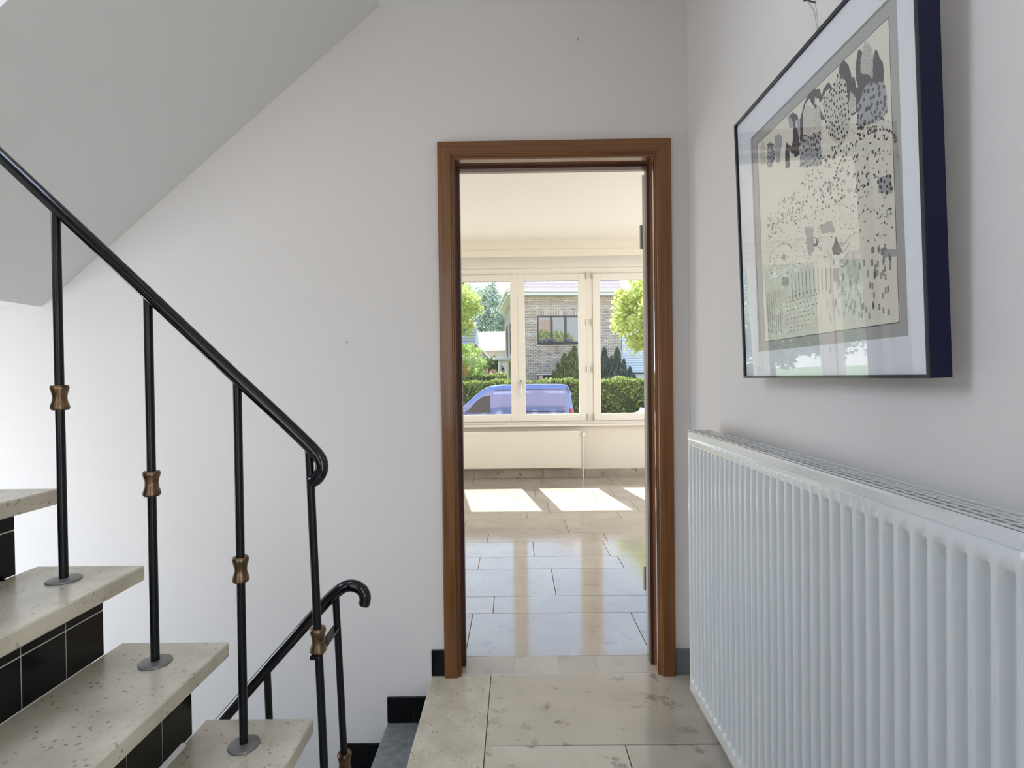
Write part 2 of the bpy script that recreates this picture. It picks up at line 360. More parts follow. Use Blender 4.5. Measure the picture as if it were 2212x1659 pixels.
# ---------------------------------------------------------------- staircases
def tread(mb_args, parent, m=None):
    x0, x1, y0, y1, z = mb_args
    o = MB().cbox(x0, x1, y0, y1, z - 0.036, z, .003).build('tread', m or m_stone, parent); return o
up = empty('staircase', (-0.3, 1.2, 0), 'upper flight of speckled beige stone treads on black tiled risers climbing left', 'stairs')
YT = 1.2731; YS = 1.2161
for j in range(1, 9):
    xn = -0.4898 - GO * (j - 2); z = RISE * j
    tread((xn - 0.2565, xn, 0.22, YT, z), up)
    xr_ = xn - 0.0573
    rs = MB().box(xr_ - 0.03, xr_ - 0.0012, 0.24, YS - 0.002, z - RISE + 0.0005, z - 0.0365).build('riser', m_grout, up)
    y = YS
    tz0 = z - RISE + 0.0008
    tile_meshes = []
    for i in range(10):
        y2 = max(y - 0.1005, 0.24)
        for (a_, b_) in ((0, 0.0995), (0.1025, RISE - 0.0375)):
            if y - y2 < 0.02: continue
            o = MB().cbox(xr_ - 0.006, xr_, y2, y, tz0 + a_, tz0 + b_, .0012).build('tile', m_tile, rs)
        y -= 0.1025
# inclined carrying slab under the treads
zz = lambda x, j0=1: 0
x1s, x8 = -0.4898 + GO, -0.4898 - GO * 6
MB().prism([(x1s - 0.10, 0.0), (x1s - 0.10, 0.06), (x8 - 0.16, RISE * 8 - 0.12), (x8 - 0.262, RISE * 8 - 0.07), (-1.862, 1.473), (-1.862, 1.30), (x1s - 0.52, 0.0)], 'Y', 0.28, 1.18).build('carrying_slab', m_ceil, up)

low = empty('staircase', (-0.42, 1.7, -RISE), 'lower flight of shade-coloured stone steps going down left behind the railings', 'stairs')
for k in range(1, 10):
    xn = XE + 0.03 - 0.1747 * (k - 1); z = -RISE * k; xL = -0.5235 - 0.1747 * (k - 1)
    tread((xL, xn - 0.024 if k > 1 else XE - 0.001, 1.30, YD - 0.002, z), low, m_stone_shade)
    if k > 1: MB().box(xL + 0.1747 + 0.0, xL + 0.1747 + 0.02, 1.31, YD - 0.004, z, z + RISE - 0.0365).build('riser', m_tile, low)
MB().box(XE, XE + 0.0195, 1.31, YD - 0.004, -RISE, -0.0365).build('riser', m_tile, low)
MB().prism([(XE, -0.225), (-1.925, -RISE * 9 - 0.037), (-1.925, -2.0), (-1.7, -2.0), (XE, -0.45)], 'Y', 1.32, YD - 0.003).build('carrying_slab', m_ceil, low)
struct('floor_lower', MB().box(-2.9, 0.2, 1.2, YD, -2.3, -2.0), m_marble)
struct('stairwell_side', MB().box(-2.9, XE + 0.02, 1.20, 1.23, -2.0, -0.16).box(XE + 0.02, XE + 0.12, 1.20, YD, -2.0, -0.16), m_ceil)

# ---------------------------------------------------------------- railings
def collar(c, parent, tilt=0.0):
    z = c[2]
    prof = [(0.0085, -.0275), (.0150, -.0275), (.0178, -.0235), (.0172, -.018), (.0140, -.008), (.0130, 0), (.0140, .008), (.0168, .018), (.0174, .0235), (.0150, .0275), (.0085, .0275)]
    return MB().lathe(prof, c, 20).build('collar', m_brass, parent, smooth=True)
YB = 1.178
rail_u = empty('stair_railing', (-0.61, YB, 0.369), 'black steel railing with four brass-collared bars on the upper stone treads', 'railing')
hr = [(-2.05, 1.178, 2.20), (-1.14, YB, 1.692), (-0.995, YB, 1.552), (-0.804, YB, 1.368), (-0.613, YB, 1.182), (-0.517, YB, 1.091), (-0.462, YB, 1.037), (-0.442, YB, 1.016), (-0.431, YB, 1.002), (-0.426, YB, .988), (-0.4265, YB, .974), (-0.432, YB, .962), (-0.440, YB + .002, .953), (-0.449, YB + .004, .949)]
def smooth_path(p, n=4):
    p = [Vector(q) for q in p]; out = []
    for i in range(len(p) - 1):
        a_, b_, c_, d_ = p[max(i - 1, 0)], p[i], p[i + 1], p[min(i + 2, len(p) - 1)]
        for k in range(n):
            t = k / n
            out.append(0.5 * ((2 * b_) + (-a_ + c_) * t + (2 * a_ - 5 * b_ + 4 * c_ - d_) * t * t + (-a_ + 3 * b_ - 3 * c_ + d_) * t ** 3))
    out.append(p[-1]); return out
straight = hr[:6]; hook = smooth_path(hr[5:], 4)
MB().tube(straight[:-1] + hook, 0.0138, 16).build('handrail', m_rail, rail_u, smooth=True)
for j, bx in ((4, -0.998), (3, -0.800), (2, -0.608), (5, -1.194), (6, -1.39)):
    z0 = RISE * j; top = 1.552 - (bx + 0.995) * 0.968 if bx > -1.14 else 1.692 - (bx + 1.14) * 0.56
    b = MB().tube([(bx, YB, z0 + 0.003), (bx, YB, top)], 0.0088, 14).build('baluster', m_black, rail_u, smooth=True)
    collar((bx, YB, z0 + 0.402 - (4 - j) * 0.006), b)
    MB().lathe([(0.0, 0.0), (.032, 0.0), (.033, .002), (.032, .0045), (.026, .006), (.009, .007), (.0, .007)], (bx, YB, z0), 28).build('rosette', m_disc, b, smooth=True)
nt, nb = Vector((-0.456, YB + .006, 1.025)), Vector((-0.430, YB + .006, RISE))
nw = MB().tube([nt, nb], 0.0088, 14).build('newel_post', m_black, rail_u, smooth=True)
at = lambda z: nt.lerp(nb, (nt.z - z) / (nt.z - nb.z))
c = at(0.598); collar((c.x, c.y, c.z), nw)
MB().lathe([(0.0, 0.0), (.032, 0.0), (.032, .0045), (.009, .007), (.0, .007)], (nb.x, nb.y, RISE), 28).build('rosette', m_disc, nw, smooth=True)
MB().box(-0.455, -0.437, YB - 0.012, 1.318, 0.5625, 0.5695).build('tie_bar', m_black, rail_u).matrix_local
YL = 1.312
rail_l = empty('stair_railing', (-0.42, YL, -0.184), 'lower black steel railing ending in a crook-shaped handrail beside the landing', 'railing')
lr = [(-1.6, YL, -0.62), (-0.72, YL, 0.352), (-0.60, YL, 0.487), (-0.497, YL, 0.600), (-0.465, YL, 0.634), (-0.445, YL, 0.652), (-0.428, YL, 0.664), (-0.411, YL, 0.669), (-0.394, YL, 0.666), (-0.381, YL, 0.657), (-0.3745, YL, 0.644), (-0.3745, YL, 0.632), (-0.378, YL, 0.622)]
MB().tube(lr[:3] + smooth_path(lr[3:], 4), 0.0142, 16).build('handrail', m_rail, rail_l, smooth=True)
lt, lb = Vector((-0.446, YL, 0.648)), Vector((-0.416, YL, -RISE))
p = MB().tube([lt, lb], 0.0085, 14).build('newel_post', m_black, rail_l, smooth=True)
q = lt.lerp(lb, (lt.z - 0.232) / (lt.z - lb.z)); collar((q.x, q.y, q.z), p)
for k, x in ((2, -0.617), (3, -0.79), (4, -0.965), (5, -1.14), (6, -1.315)):
    top = 0.600 + (x + 0.497) * 1.115
    bb = MB().tube([(x, YL, top - 0.005), (x + 0.022, YL, -RISE * k)], 0.0085, 12).build('baluster', m_black, rail_l, smooth=True)
    collar((x + 0.012, YL, -RISE * k + 0.42), bb)

# ---------------------------------------------------------------- hall radiator
RY0, RY1, RZ0, RZ1, RXF, RXB = 0.6085, 1.7885, 0.120, 0.988, 0.5652, 0.640
rad = empty('radiator', (0.6, 1.2, RZ0), 'large white ribbed panel radiator with a slotted top grille on the right wall', 'radiator')
pitch = (RY1 - RY0) / 35.4
ys = []
def prof_d(y):
    """depth of the pressed channel at y: narrow rounded ridge, wide trough"""
    t = ((y - RY0 - 0.006) / pitch) % 1.0
    k = int((y - RY0 - 0.006) // pitch)
    if k < 0 or k >= 35: return 0.0
    # trough between 0.14 and 0.72, ridge else
    if t < 0.05: s_ = 0
    elif t < 0.28: s_ = (t - 0.05) / 0.23
    elif t < 0.62: s_ = 1
    elif t < 0.85: s_ = (0.85 - t) / 0.23
    else: s_ = 0
    return s_ * s_ * (3 - 2 * s_)
ys = [RY0, RY0 + 0.003, RY0 + 0.006]
for k in range(35):
    for t in (0.05, 0.09, 0.13, 0.17, 0.21, 0.25, 0.28, 0.45, 0.62, 0.66, 0.70, 0.74, 0.78, 0.82, 0.85, 1.0): ys.append(RY0 + 0.006 + (k + t) * pitch)
ys += [RY1 - 0.003, RY1]
zt_, zb_ = RZ1 - 0.044, RZ0 + 0.040
zs = [RZ0, RZ0 + 0.006, RZ0 + 0.016, zb_ - 0.004] + [zb_ + d for d in (0, .005, .011, .018, .026)] + [0.35, 0.6, 0.8] + [zt_ - d for d in (.026, .018, .011, .005, 0)] + [RZ1 - 0.024, RZ1 - 0.0205, RZ1 - 0.019, RZ1 - 0.004, RZ1]
V = []; F = []
for z in zs:
    fz = min(max((zt_ - z) / 0.018, 0), 1) * min(max((z - zb_) / 0.024, 0), 1); fz = fz * fz * (3 - 2 * fz)
    for y in ys:
        d = prof_d(y) * 0.0160 * fz
        if abs(z - (RZ1 - 0.0205)) < 1e-4: d = 0.0022
        if z in (RZ0, RZ1): d = 0.004
        if y in (RY0, RY1): d = 0.004
        V.append((RXF + d, y, z))
n_ = len(ys)
for i in range(len(zs) - 1):
    for k in range(n_ - 1): F.append((i * n_ + k, i * n_ + k + 1, (i + 1) * n_ + k + 1, (i + 1) * n_ + k))
MB().add(V, F).build('front_panel', m_white, rad, smooth=True)
MB().box(RXF + 0.0165, RXF + 0.020, RY0 + 0.01, RY1 - 0.01, RZ0 + 0.01, RZ1 - 0.02).build('inner_panel', m_white, rad)
MB().box(RXB - 0.012, RXB, RY0 + 0.004, RY1 - 0.004, RZ0, RZ1 - 0.006).build('back_panel', m_white, rad)
for y in (RY0, RY1):
    s_ = -1 if y == RY0 else 1
    MB().cbox(RXF + 0.003, RXB, min(y, y + s_ * 0.0) - (0.0012 if s_ > 0 else 0.012), y + (0.012 if s_ > 0 else 0.0012), RZ0, RZ1 + 0.002, .001).build('side_cover', m_white, rad)
g = MB()
gx0, gx1 = RXF + 0.006, RXB
for i, (a_, b_) in enumerate(((0, .007), (.017, .021), (.031, .035), (.045, .049), (.0615, .0688))):
    MB().box(gx0 + a_, gx0 + b_, RY0, RY1, RZ1 + 0.0005, RZ1 + 0.0018).build('grille_bar', m_white, rad)
for i in range(48):
    y = RY0 + (i + 0.5) * (RY1 - RY0) / 48
    g.box(gx0 + .002, gx1 - 0.002, y - 0.0022, y + 0.0022, RZ1 + 0.0004, RZ1 + 0.0014)
g.build('grille_crossbar', m_white, rad, kind='stuff')
MB().box(RXF + 0.0135, RXB - 0.0125, RY0 + 0.005, RY1 - 0.005, RZ1 - 0.05, RZ1 - 0.045).build('convector', mat('convector_grey', (0.08, 0.08, 0.08), .6), rad)
for y in (0.85, 1.55):
    MB().box(RXB, XR - .002, y - 0.015, y + 0.015, RZ0 + 0.05, RZ1 - 0.1).build('wall_bracket', m_white, rad)

# ---------------------------------------------------------------- framed print
m_navy = mat('navy_lacquer_frame', (0.001, 0.002, 0.030), 0.35, spec=0.3)
m_framefront = mat('black_frame_lip', (0.01, 0.01, 0.02), 0.25, coat=0.5)
m_mat = mat('white_mount_board', (0.86, 0.88, 0.91), 0.8); m_greymat = mat('grey_inner_mount', (0.46, 0.46, 0.44), 0.8)
m_paper = mat('cream_print_paper', (0.86, 0.82, 0.70), 0.8)
m_ink = mat('charcoal_ink', (0.075, 0.08, 0.095), 0.7); m_inkg = mat('grey_ink', (0.42, 0.43, 0.445), 0.8); m_inkp = mat('pale_grey_ink', (0.68, 0.66, 0.57), 0.8)
PY0, PY1, PZ0, PZ1 = 0.8125, 1.472, 1.162, 1.842
pic = empty('framed_print', (0.64, 1.14, PZ0), 'navy framed black and white garden print with pale mount on the right wall', 'picture')
xf, xb = 0.620, 0.6535
P0 = Vector((0, 0, 0))
def pb(name, x0, x1, y0, y1, z0, z1, m, par=None, c=0.0): 
    return MB().box(x0, x1, y0, y1, z0, z1).build(name, m, par or pic)
fw = 0.0055
for nm, a_ in (('frame_side', (PY0, PY0 + fw, PZ0, PZ1)), ('frame_side', (PY1 - fw, PY1, PZ0, PZ1)), ('frame_rail', (PY0 + fw, PY1 - fw, PZ0, PZ0 + fw)), ('frame_rail', (PY0 + fw, PY1 - fw, PZ1 - fw, PZ1))):
    fr = pb(nm, xf + 0.001, xb, *a_, m_navy)
    pb('frame_lip', xf - 0.001, xf + 0.001, *a_, m_framefront, fr)
pb('backing_board', xb - 0.008, xb - 0.004, PY0 + fw, PY1 - fw, PZ0 + fw, PZ1 - fw, m_mat)
# white mount with a cut opening, grey inner mount, print
gy0, gy1, gz0, gz1 = 0.8625, 1.392, 1.229, 1.772
mt = wall_hole(MB(), 'X', xf + 0.006, xf + 0.009, PY0 + fw, PY1 - fw, PZ0 + fw, PZ1 - fw, [(gy0, gy1, gz0, gz1)]); mt.build('mount', m_mat, pic)
pb('inner_mount', xf + 0.010, xf + 0.012, gy0 - 0.01, gy1 + 0.01, gz0 - 0.01, gz1 + 0.01, m_greymat)
qy0, qy1, qz0, qz1 = 0.884, 1.360, 1.252, 1.745
pr = pb('print_paper', xf + 0.0085, xf + 0.0099, qy0, qy1, qz0, qz1, m_paper)
b_ = MB(); t = 0.0012
for a_ in ((qy0, qy0 + t, qz0, qz1), (qy1 - t, qy1, qz0, qz1), (qy0, qy1, qz0, qz0 + t), (qy0, qy1, qz1 - t, qz1)): b_.box(xf + 0.0083, xf + 0.0085, *a_)
b_.build('printed_border', m_ink, pr)
SH = {
'dark':[
  [(0.838, 1.006), (0.859, 0.981), (0.847, 0.961), (0.845, 0.917), (0.857, 0.901), (0.897, 0.876), (0.905, 0.857), (0.874, 0.861), (0.847, 0.841), (0.84, 0.822), (0.821, 0.81), (0.819, 0.783), (0.813, 0.836), (0.798, 0.874), (0.826, 0.874), (0.817, 0.915), (0.815, 0.952)] ,
  [(0.924, 0.93), (0.96, 0.892), (0.966, 0.857), (0.956, 0.826), (0.914, 0.859), (0.918, 0.884), (0.929, 0.874), (0.945, 0.88), (0.935, 0.909)] ,
  [(0.744, 1.017), (0.775, 0.981), (0.788, 0.95), (0.792, 0.905), (0.803, 0.901), (0.811, 0.882), (0.798, 0.874), (0.782, 0.882), (0.771, 0.849), (0.763, 0.892), (0.752, 0.942), (0.731, 0.969), (0.712, 0.983), (0.721, 1.008)] ,
  [(0.643, 0.988), (0.664, 0.959), (0.649, 0.959), (0.622, 0.965), (0.607, 0.952), (0.597, 0.957), (0.605, 0.981)] ,
  [(0.517, 1.014), (0.548, 1.01), (0.578, 0.996), (0.592, 0.959), (0.607, 0.948), (0.578, 0.938), (0.571, 0.959), (0.548, 0.981), (0.532, 0.944), (0.508, 0.983), (0.502, 0.996), (0.468, 0.988), (0.443, 0.944), (0.439, 0.859), (0.422, 0.857), (0.422, 0.94), (0.456, 0.99), (0.485, 1.008)] ,
  [(0.578, 0.921), (0.592, 0.894), (0.607, 0.867), (0.613, 0.855), (0.592, 0.861), (0.58, 0.88)] ,
  [(0.368, 0.998), (0.401, 0.971), (0.41, 0.95), (0.389, 0.957), (0.378, 0.93), (0.374, 0.894), (0.387, 0.872), (0.387, 0.841), (0.355, 0.818), (0.311, 0.863), (0.3, 0.888), (0.347, 0.857), (0.357, 0.894), (0.366, 0.952), (0.33, 1.006)] ,
  [(0.655, 0.377), (0.679, 0.337), (0.697, 0.311), (0.679, 0.296), (0.639, 0.306), (0.626, 0.335), (0.645, 0.35)] ,
  [(0.506, 0.412), (0.527, 0.385), (0.523, 0.366), (0.498, 0.371), (0.489, 0.379), (0.517, 0.385)] ,
],
'grey':[
  [(0.87, 0.865), (0.964, 0.82), (0.977, 0.76), (0.977, 0.71), (0.939, 0.7), (0.868, 0.716), (0.821, 0.723), (0.815, 0.783), (0.828, 0.828)] ,
  [(0.435, 0.861), (0.576, 0.82), (0.576, 0.683), (0.408, 0.743), (0.414, 0.847)] ,
  [(0.185, 0.973), (0.235, 0.965), (0.258, 0.946), (0.254, 0.905), (0.223, 0.832), (0.193, 0.845), (0.185, 0.921)] ,
  [(0.111, 0.967), (0.143, 0.967), (0.174, 0.94), (0.183, 0.874), (0.151, 0.841), (0.103, 0.859)] ,
  [(0.916, 0.511), (0.983, 0.497), (0.987, 0.435), (0.92, 0.458)] ,
  [(0.317, 1.008), (0.366, 0.979), (0.361, 0.938), (0.33, 0.95)] ,
  [(0.393, 0.954), (0.426, 0.95), (0.435, 0.882), (0.401, 0.884)] ,
  [(0.429, 0.476), (0.492, 0.455), (0.498, 0.354), (0.447, 0.344), (0.437, 0.429)] ,
  [(0.542, 0.449), (0.632, 0.447), (0.653, 0.393), (0.557, 0.41)] ,
  [(0.63, 0.255), (0.67, 0.246), (0.664, 0.195), (0.63, 0.201)] ,
  [(0.208, 0.296), (0.269, 0.286), (0.269, 0.246), (0.208, 0.257)] ,
  [(0.922, 0.269), (1.0, 0.24), (1.0, 0.219), (0.926, 0.234)] ,
  [(0.214, 0.4), (0.248, 0.393), (0.242, 0.366), (0.218, 0.377)] ,
],
'pale':[
  [(0.874, 1.01), (0.905, 0.971), (0.918, 0.932), (0.91, 0.899), (0.908, 0.861), (0.895, 0.874), (0.84, 0.917), (0.847, 0.957), (0.859, 0.986)] ,
  [(0.704, 0.983), (0.75, 0.954), (0.765, 0.905), (0.761, 0.832), (0.779, 0.785), (0.754, 0.723), (0.702, 0.706), (0.647, 0.768), (0.599, 0.87), (0.607, 0.948), (0.67, 0.946), (0.685, 0.963)] ,
  [(0.057, 1.014), (0.088, 0.971), (0.092, 0.874), (0.025, 0.899), (0.034, 0.983)] ,
  [(0.477, 0.983), (0.532, 0.94), (0.578, 0.925), (0.588, 0.818), (0.443, 0.865), (0.447, 0.942)] ,
  [(0.782, 0.878), (0.811, 0.845), (0.813, 0.791), (0.779, 0.803), (0.771, 0.843)] ,
  [(0.71, 0.29), (0.807, 0.296), (0.8, 0.219), (0.786, 0.188), (0.733, 0.195), (0.714, 0.244)] ,
],

}
def uvp(u, v, x): return (x, qy1 + (qy0 - qy1) * u, qz0 + (qz1 - qz0) * v * 0.985)
def inside(poly, u, v):
    c_ = False; j = len(poly) - 1
    for i in range(len(poly)):
        if (poly[i][1] > v) != (poly[j][1] > v) and u < (poly[j][0] - poly[i][0]) * (v - poly[i][1]) / (poly[j][1] - poly[i][1]) + poly[i][0]: c_ = not c_
        j = i
    return c_
from mathutils.geometry import tessellate_polygon
def rough_edge(poly):
    o = []
    for i in range(len(poly)):
        a_, b2 = poly[i], poly[(i + 1) % len(poly)]; L_ = math.dist(a_, b2); k = max(1, int(L_ / 0.012))
        for s_ in range(k):
            t_ = s_ / k; o.append((a_[0] + (b2[0] - a_[0]) * t_ + rnd.uniform(-.0025, .0025), a_[1] + (b2[1] - a_[1]) * t_ + rnd.uniform(-.003, .003)))
    return o
SH['dark0'] = [[(u0 - w0, v0 - h0), (u0 - w0 * 1.05, v0 - h0 * .55), (u0 - w0 * .7, v0 - h0 * .2), (u0 - w0 * .1, v0), (u0 + w0 * .35, v0 - h0 * .12), (u0 + w0 * .95, v0 - h0 * .4), (u0 + w0, v0 - h0)] for u0, v0, w0, h0 in ((.30, .90, .020, .12), (.385, .93, .026, .13), (.445, .945, .028, .14), (.545, .955, .026, .14), (.66, .97, .03, .18), (.735, .985, .035, .20), (.80, .93, .02, .14), (.93, .95, .035, .18))]
for layer, key, m_ in ((-1, 'dark0', m_ink), (0, 'pale', m_inkp), (1, 'grey', m_inkg), (2, 'dark', m_ink)):
    mb = MB(); x = xf + 0.0083 - 0.0001 * layer
    for poly in SH[key]:
        po = rough_edge(poly); vs_ = [uvp(u, v, x) for u, v in po]
        tr = tessellate_polygon([[Vector((u, v, 0)) for u, v in po]])
        mb.add(vs_, [tuple(t_) for t_ in tr])
    mb.build('printed_shapes', m_, pr)
dots = MB(); gd = MB()
def mark(mb, u, v, w_, h_, ang, layer=3):
    ca, sa = math.cos(ang), math.sin(ang); pts = []
    for k in range(6):
        a_ = k * PI / 3; du, dv = math.cos(a_) * w_, math.sin(a_) * h_
        pts.append((u + du * ca - dv * sa, v + du * sa + dv * ca))
    mb.add([uvp(p_[0], p_[1], xf + 0.0083 - 0.0001 * layer) for p_ in pts], [tuple(range(6))])
def fill(poly, n, w_, h_, mb=None, ang=0.4):
    us = [p_[0] for p_ in poly]; vv = [p_[1] for p_ in poly]; k = 0; pts = []
    for _ in range(n * 12):
        u, v = rnd.uniform(min(us), max(us)), rnd.uniform(min(vv), max(vv))
        if inside(poly, u, v) and all(abs(u - a_[0]) > w_ * 2.2 or abs(v - a_[1]) > h_ * 2.2 for a_ in pts):
            pts.append((u, v)); s_ = rnd.uniform(.7, 1.15); mark(mb or dots, u, v, w_ * s_, h_ * s_, ang + rnd.uniform(-.4, .4)); k += 1
            if k >= n: break
fill(SH['grey'][0], 75, .0075, .0095); fill(SH['grey'][1], 70, .0055, .009); fill(SH['grey'][3], 22, .006, .008, ang=1); fill(SH['pale'][1], 85, .005, .008)
fill(SH['grey'][4], 18, .006, .008)
fill(SH['pale'][0], 60, .006, .0018, gd); fill(SH['pale'][3], 40, .003, .003, gd); fill(SH['pale'][2], 30, .004, .002, gd); fill(SH['pale'][4], 20, .003, .003, gd); fill(SH['grey'][3], 30, .004, .004)
for _ in range(460):                                       # scattered flowers and leaves between the trees and the field
    u = rnd.uniform(.08, .985); v = rnd.uniform(.50, .80)
    if v > 0.50 + 0.30 * (0.35 + 0.65 * u): continue
    if rnd.random() < 0.4:
        for k in range(3): mark(dots if u > .6 else gd, u + rnd.uniform(-.006, .006), v + rnd.uniform(-.006, .006), .0025, .0065, rnd.uniform(0, PI))
    else: mark(gd if rnd.random() < .55 else dots, u, v, .0038, .006, rnd.uniform(0, PI))
for i in range(24):                                        # dotted arcs of the hills
    a_ = i / 23 * PI; mark(dots, .84 - .17 * math.cos(a_), .60 + .085 * math.sin(a_), .006, .004, a_)
    mark(gd, .80 - .22 * math.cos(a_), .53 + .085 * math.sin(a_), .004, .003, a_)
    mark(dots, .20 - .11 * math.cos(a_), .40 + .05 * math.sin(a_), .003, .003, a_)
for _ in range(330):
    u, v = rnd.uniform(.05, .98), rnd.uniform(.30, .52); mark(gd if rnd.random() < .7 else dots, u, v, .0028, .0035 if u < .8 else .006, rnd.uniform(0, PI))
for i in range(11):                                        # rows of stitches in the field below
    for k in range(26):
        u = .30 + i * .031; v = .17 + k * .0052 + .012 * math.sin(i)
        if v < .30 - .004 * i: mark(dots, u + rnd.uniform(-.001, .001), v, .0042, .0013, .5)
for i in range(7):
    for k in range(22): mark(dots, .05 + i * .022, .035 + k * .0095 + .003 * (i % 2), .0018, .004, 0)
for i in range(9):
    for k in range(9):
        if i - k < 5: mark(dots, .24 + i * .032 + .008 * (k % 2), .03 + k * .02, .0035, .003, 0)
for _ in range(95):                                        # little ferns at the lower right
    u, v = rnd.uniform(.58, .97), rnd.uniform(.03, .27)
    for k in range(5):
        m2 = dots if u > .80 else gd
        mark(m2, u + .002, v + k * .0045, .0035, .0011, .6); mark(m2, u - .003, v + k * .0045, .0035, .0011, -.6)
for i in range(4):                                         # basket hoops
    for k in range(12):
        tt = k / 11; mark(gd, .665 + tt * (.085 - .012 * i) + .006 * i, .335 - i * .028 - .012 * math.sin(tt * PI) + tt * .02, .005, .0022, 0)
dots.build('printed_marks', m_ink, pr, kind='stuff'); gd.build('printed_marks', m_inkg, pr, kind='stuff')
pb('glazing', xf + 0.0025, xf + 0.0030, PY0 + fw, PY1 - fw, PZ0 + fw, PZ1 - fw, m_picglass)
# lean: the picture hangs from its wire, top forward of the bottom
pic.rotation_euler.y = -0.030
pic.location.x -= 0.002
tag(MB().tube([(XR, 1.228, 2.002), (XR - 0.022, 1.228, 2.008)], 0.002, 8).lathe([(0, 0), (.0045, 0), (.0045, .002), (0, .002)], (XR - 0.022, 1.228, 2.007), 10).build('nail', mat('rusty_nail', (0.16, 0.13, 0.11), .5, metal=.6)), 'steel nail left in the right wall above the framed print', 'nail')
tag(MB().tube([(XR - 0.018, 1.228, 2.006), (XR - 0.006, 1.222, 1.98), (XR - 0.003, 1.216, 1.936)], 0.0012, 6).build('streak', mat('grey_streak', (0.45, 0.42, 0.38), .8)), 'short grey cord below the nail above the framed print', 'streak')  # thin grey line running down from the nail
tag(MB().tube([(0.262, YD, 2.474), (0.254, YD - 0.012, 2.484)], 0.0016, 8).build('nail', m_hinge), 'small nail in the far wall above the wooden door frame', 'nail')
tag(MB().tube([(-0.661, YD, 1.317), (-0.663, YD - 0.008, 1.319)], 0.0022, 8).build('nail', m_hinge), 'small nail in the far wall left of the door frame', 'nail')

# ---------------------------------------------------------------- front room
RX0, RX1, YW = -4.3, 3.2, 6.305
ZC = 2.717
floor2 = struct('floor', MB().box(RX0, RX1, YR, YW, -0.16, -0.010), m_joint)
rowsr = [(YR, 2.678, [-1.79, -1.01, -0.228, 0.555, 1.335, 2.1]), (2.678, 2.887, [-1.7, -0.92, -0.1285, 0.70, 1.45, 2.2]), (2.887, 3.30, [-1.4, -0.62, 0.202, 0.98, 1.76, 2.5]), (3.30, 3.525, [-1.8, -1.0, -0.247, 0.647, 1.4, 2.2]), (3.525, 3.845, [-1.5, -0.7, 0.107, 0.602, 1.5, 2.3]), (3.845, 4.06, [-1.8, -1.0, -0.218, 0.641, 1.4, 2.3]), (4.06, 4.47, [-1.2, -0.42, 0.385, 1.16, 1.95]), (4.47, 4.68, [-1.5, -0.7, 0.08, 0.86, 1.64, 2.4]), (4.68, 5.09, [-1.3, -0.5, 0.28, 1.06, 1.84]), (5.09, 5.30, [-1.6, -0.8, -0.02, 0.76, 1.54]), (5.30, 5.71, [-1.4, -0.6, 0.18, 0.96, 1.74]), (5.71, 5.92, [-1.6, -0.8, 0.4, 1.2, 2.0]), (5.92, YW, [-1.3, -0.5, 0.28, 1.06, 1.84])]
for y0, y1, xs in rowsr:
    xs = [RX0, -3.5, -2.7] + xs + [RX1]
    for a_, b_ in zip(xs, xs[1:]): slab(a_, b_, y0, y1, m_marble_room, floor2, 0, 0.0013)
struct('ceiling', MB().box(RX0, RX1, YR, 6.10, ZC, ZC + 0.15), m_roomceil)
WX0, WX1, WZ0, WZ1 = -3.40, 2.58, 0.625, 2.440
struct('wall_room_left', wall_hole(MB(), 'X', RX0 - 0.15, RX0, YR, 6.72, -0.2, ZC + .15, [(3.1, 5.5, 0.65, 2.35)]), m_room)
struct('wall_room_right', wall_hole(MB(), 'X', RX1, RX1 + 0.15, YR, 6.72, -0.2, ZC + .15, [(3.1, 5.5, 0.65, 2.35)]), m_room)
window_frame_simple('added_window_4', 'X', RX1 + 0.04, 3.1, 5.5, 0.65, 2.35)  # side-wall openings added so fill lamps brighten the room
window_frame_simple('added_window_5', 'X', RX0 - 0.04, 3.1, 5.5, 0.65, 2.35)  # matching added opening on the unseen left
struct('wall_window', wall_hole(MB(), 'Y', YW, YW + 0.20, RX0 - 0.15, RX1 + 0.15, -0.2, ZC + .15, [(WX0, WX1, WZ0, WZ1)]), m_room)
struct('wall_room_near', MB().box(XR + 0.15, RX1, YD, YR, -0.2, 2.9), m_room)
# room side of the wall between hall and room
struct('wall_room_near', wall_hole(MB(), 'Y', YR, YR + 0.006, RX0, RX1, 0.0, ZC, [(-0.263, 0.581, -0.01, 2.053)]), m_room)
# pelmet over the window
struct('trim_1', MB().box(RX0, RX1, 6.10, 6.12, 2.530, ZC + .15).box(RX0, RX1, 6.094, 6.10, 2.530, 2.606).box(RX0, RX1, 6.12, YW, 2.70, 2.72), m_room)
struct('trim_2', MB().cbox(RX0, RX1, 6.275, YW, 2.446, 2.575, .004), m_winwood)
# skirting of brown marble
bz = empty('baseboard_window', (0, YW, 0), kind='structure')
xs = [RX0, -1.3, -0.5, 0.31, 0.79, 1.6, 2.4, RX1]
for a_, b_ in zip(xs, xs[1:]): MB().cbox(a_ + .001, b_ - .001, YW - 0.016, YW, 0.0, 0.100, .002).build('skirting_stone', m_skirt, bz)
struct('window_sill', MB().cbox(WX0 - 0.1, WX1 + 0.1, 6.225, YW + 0.02, 0.604, 0.626, .004), m_winwood)

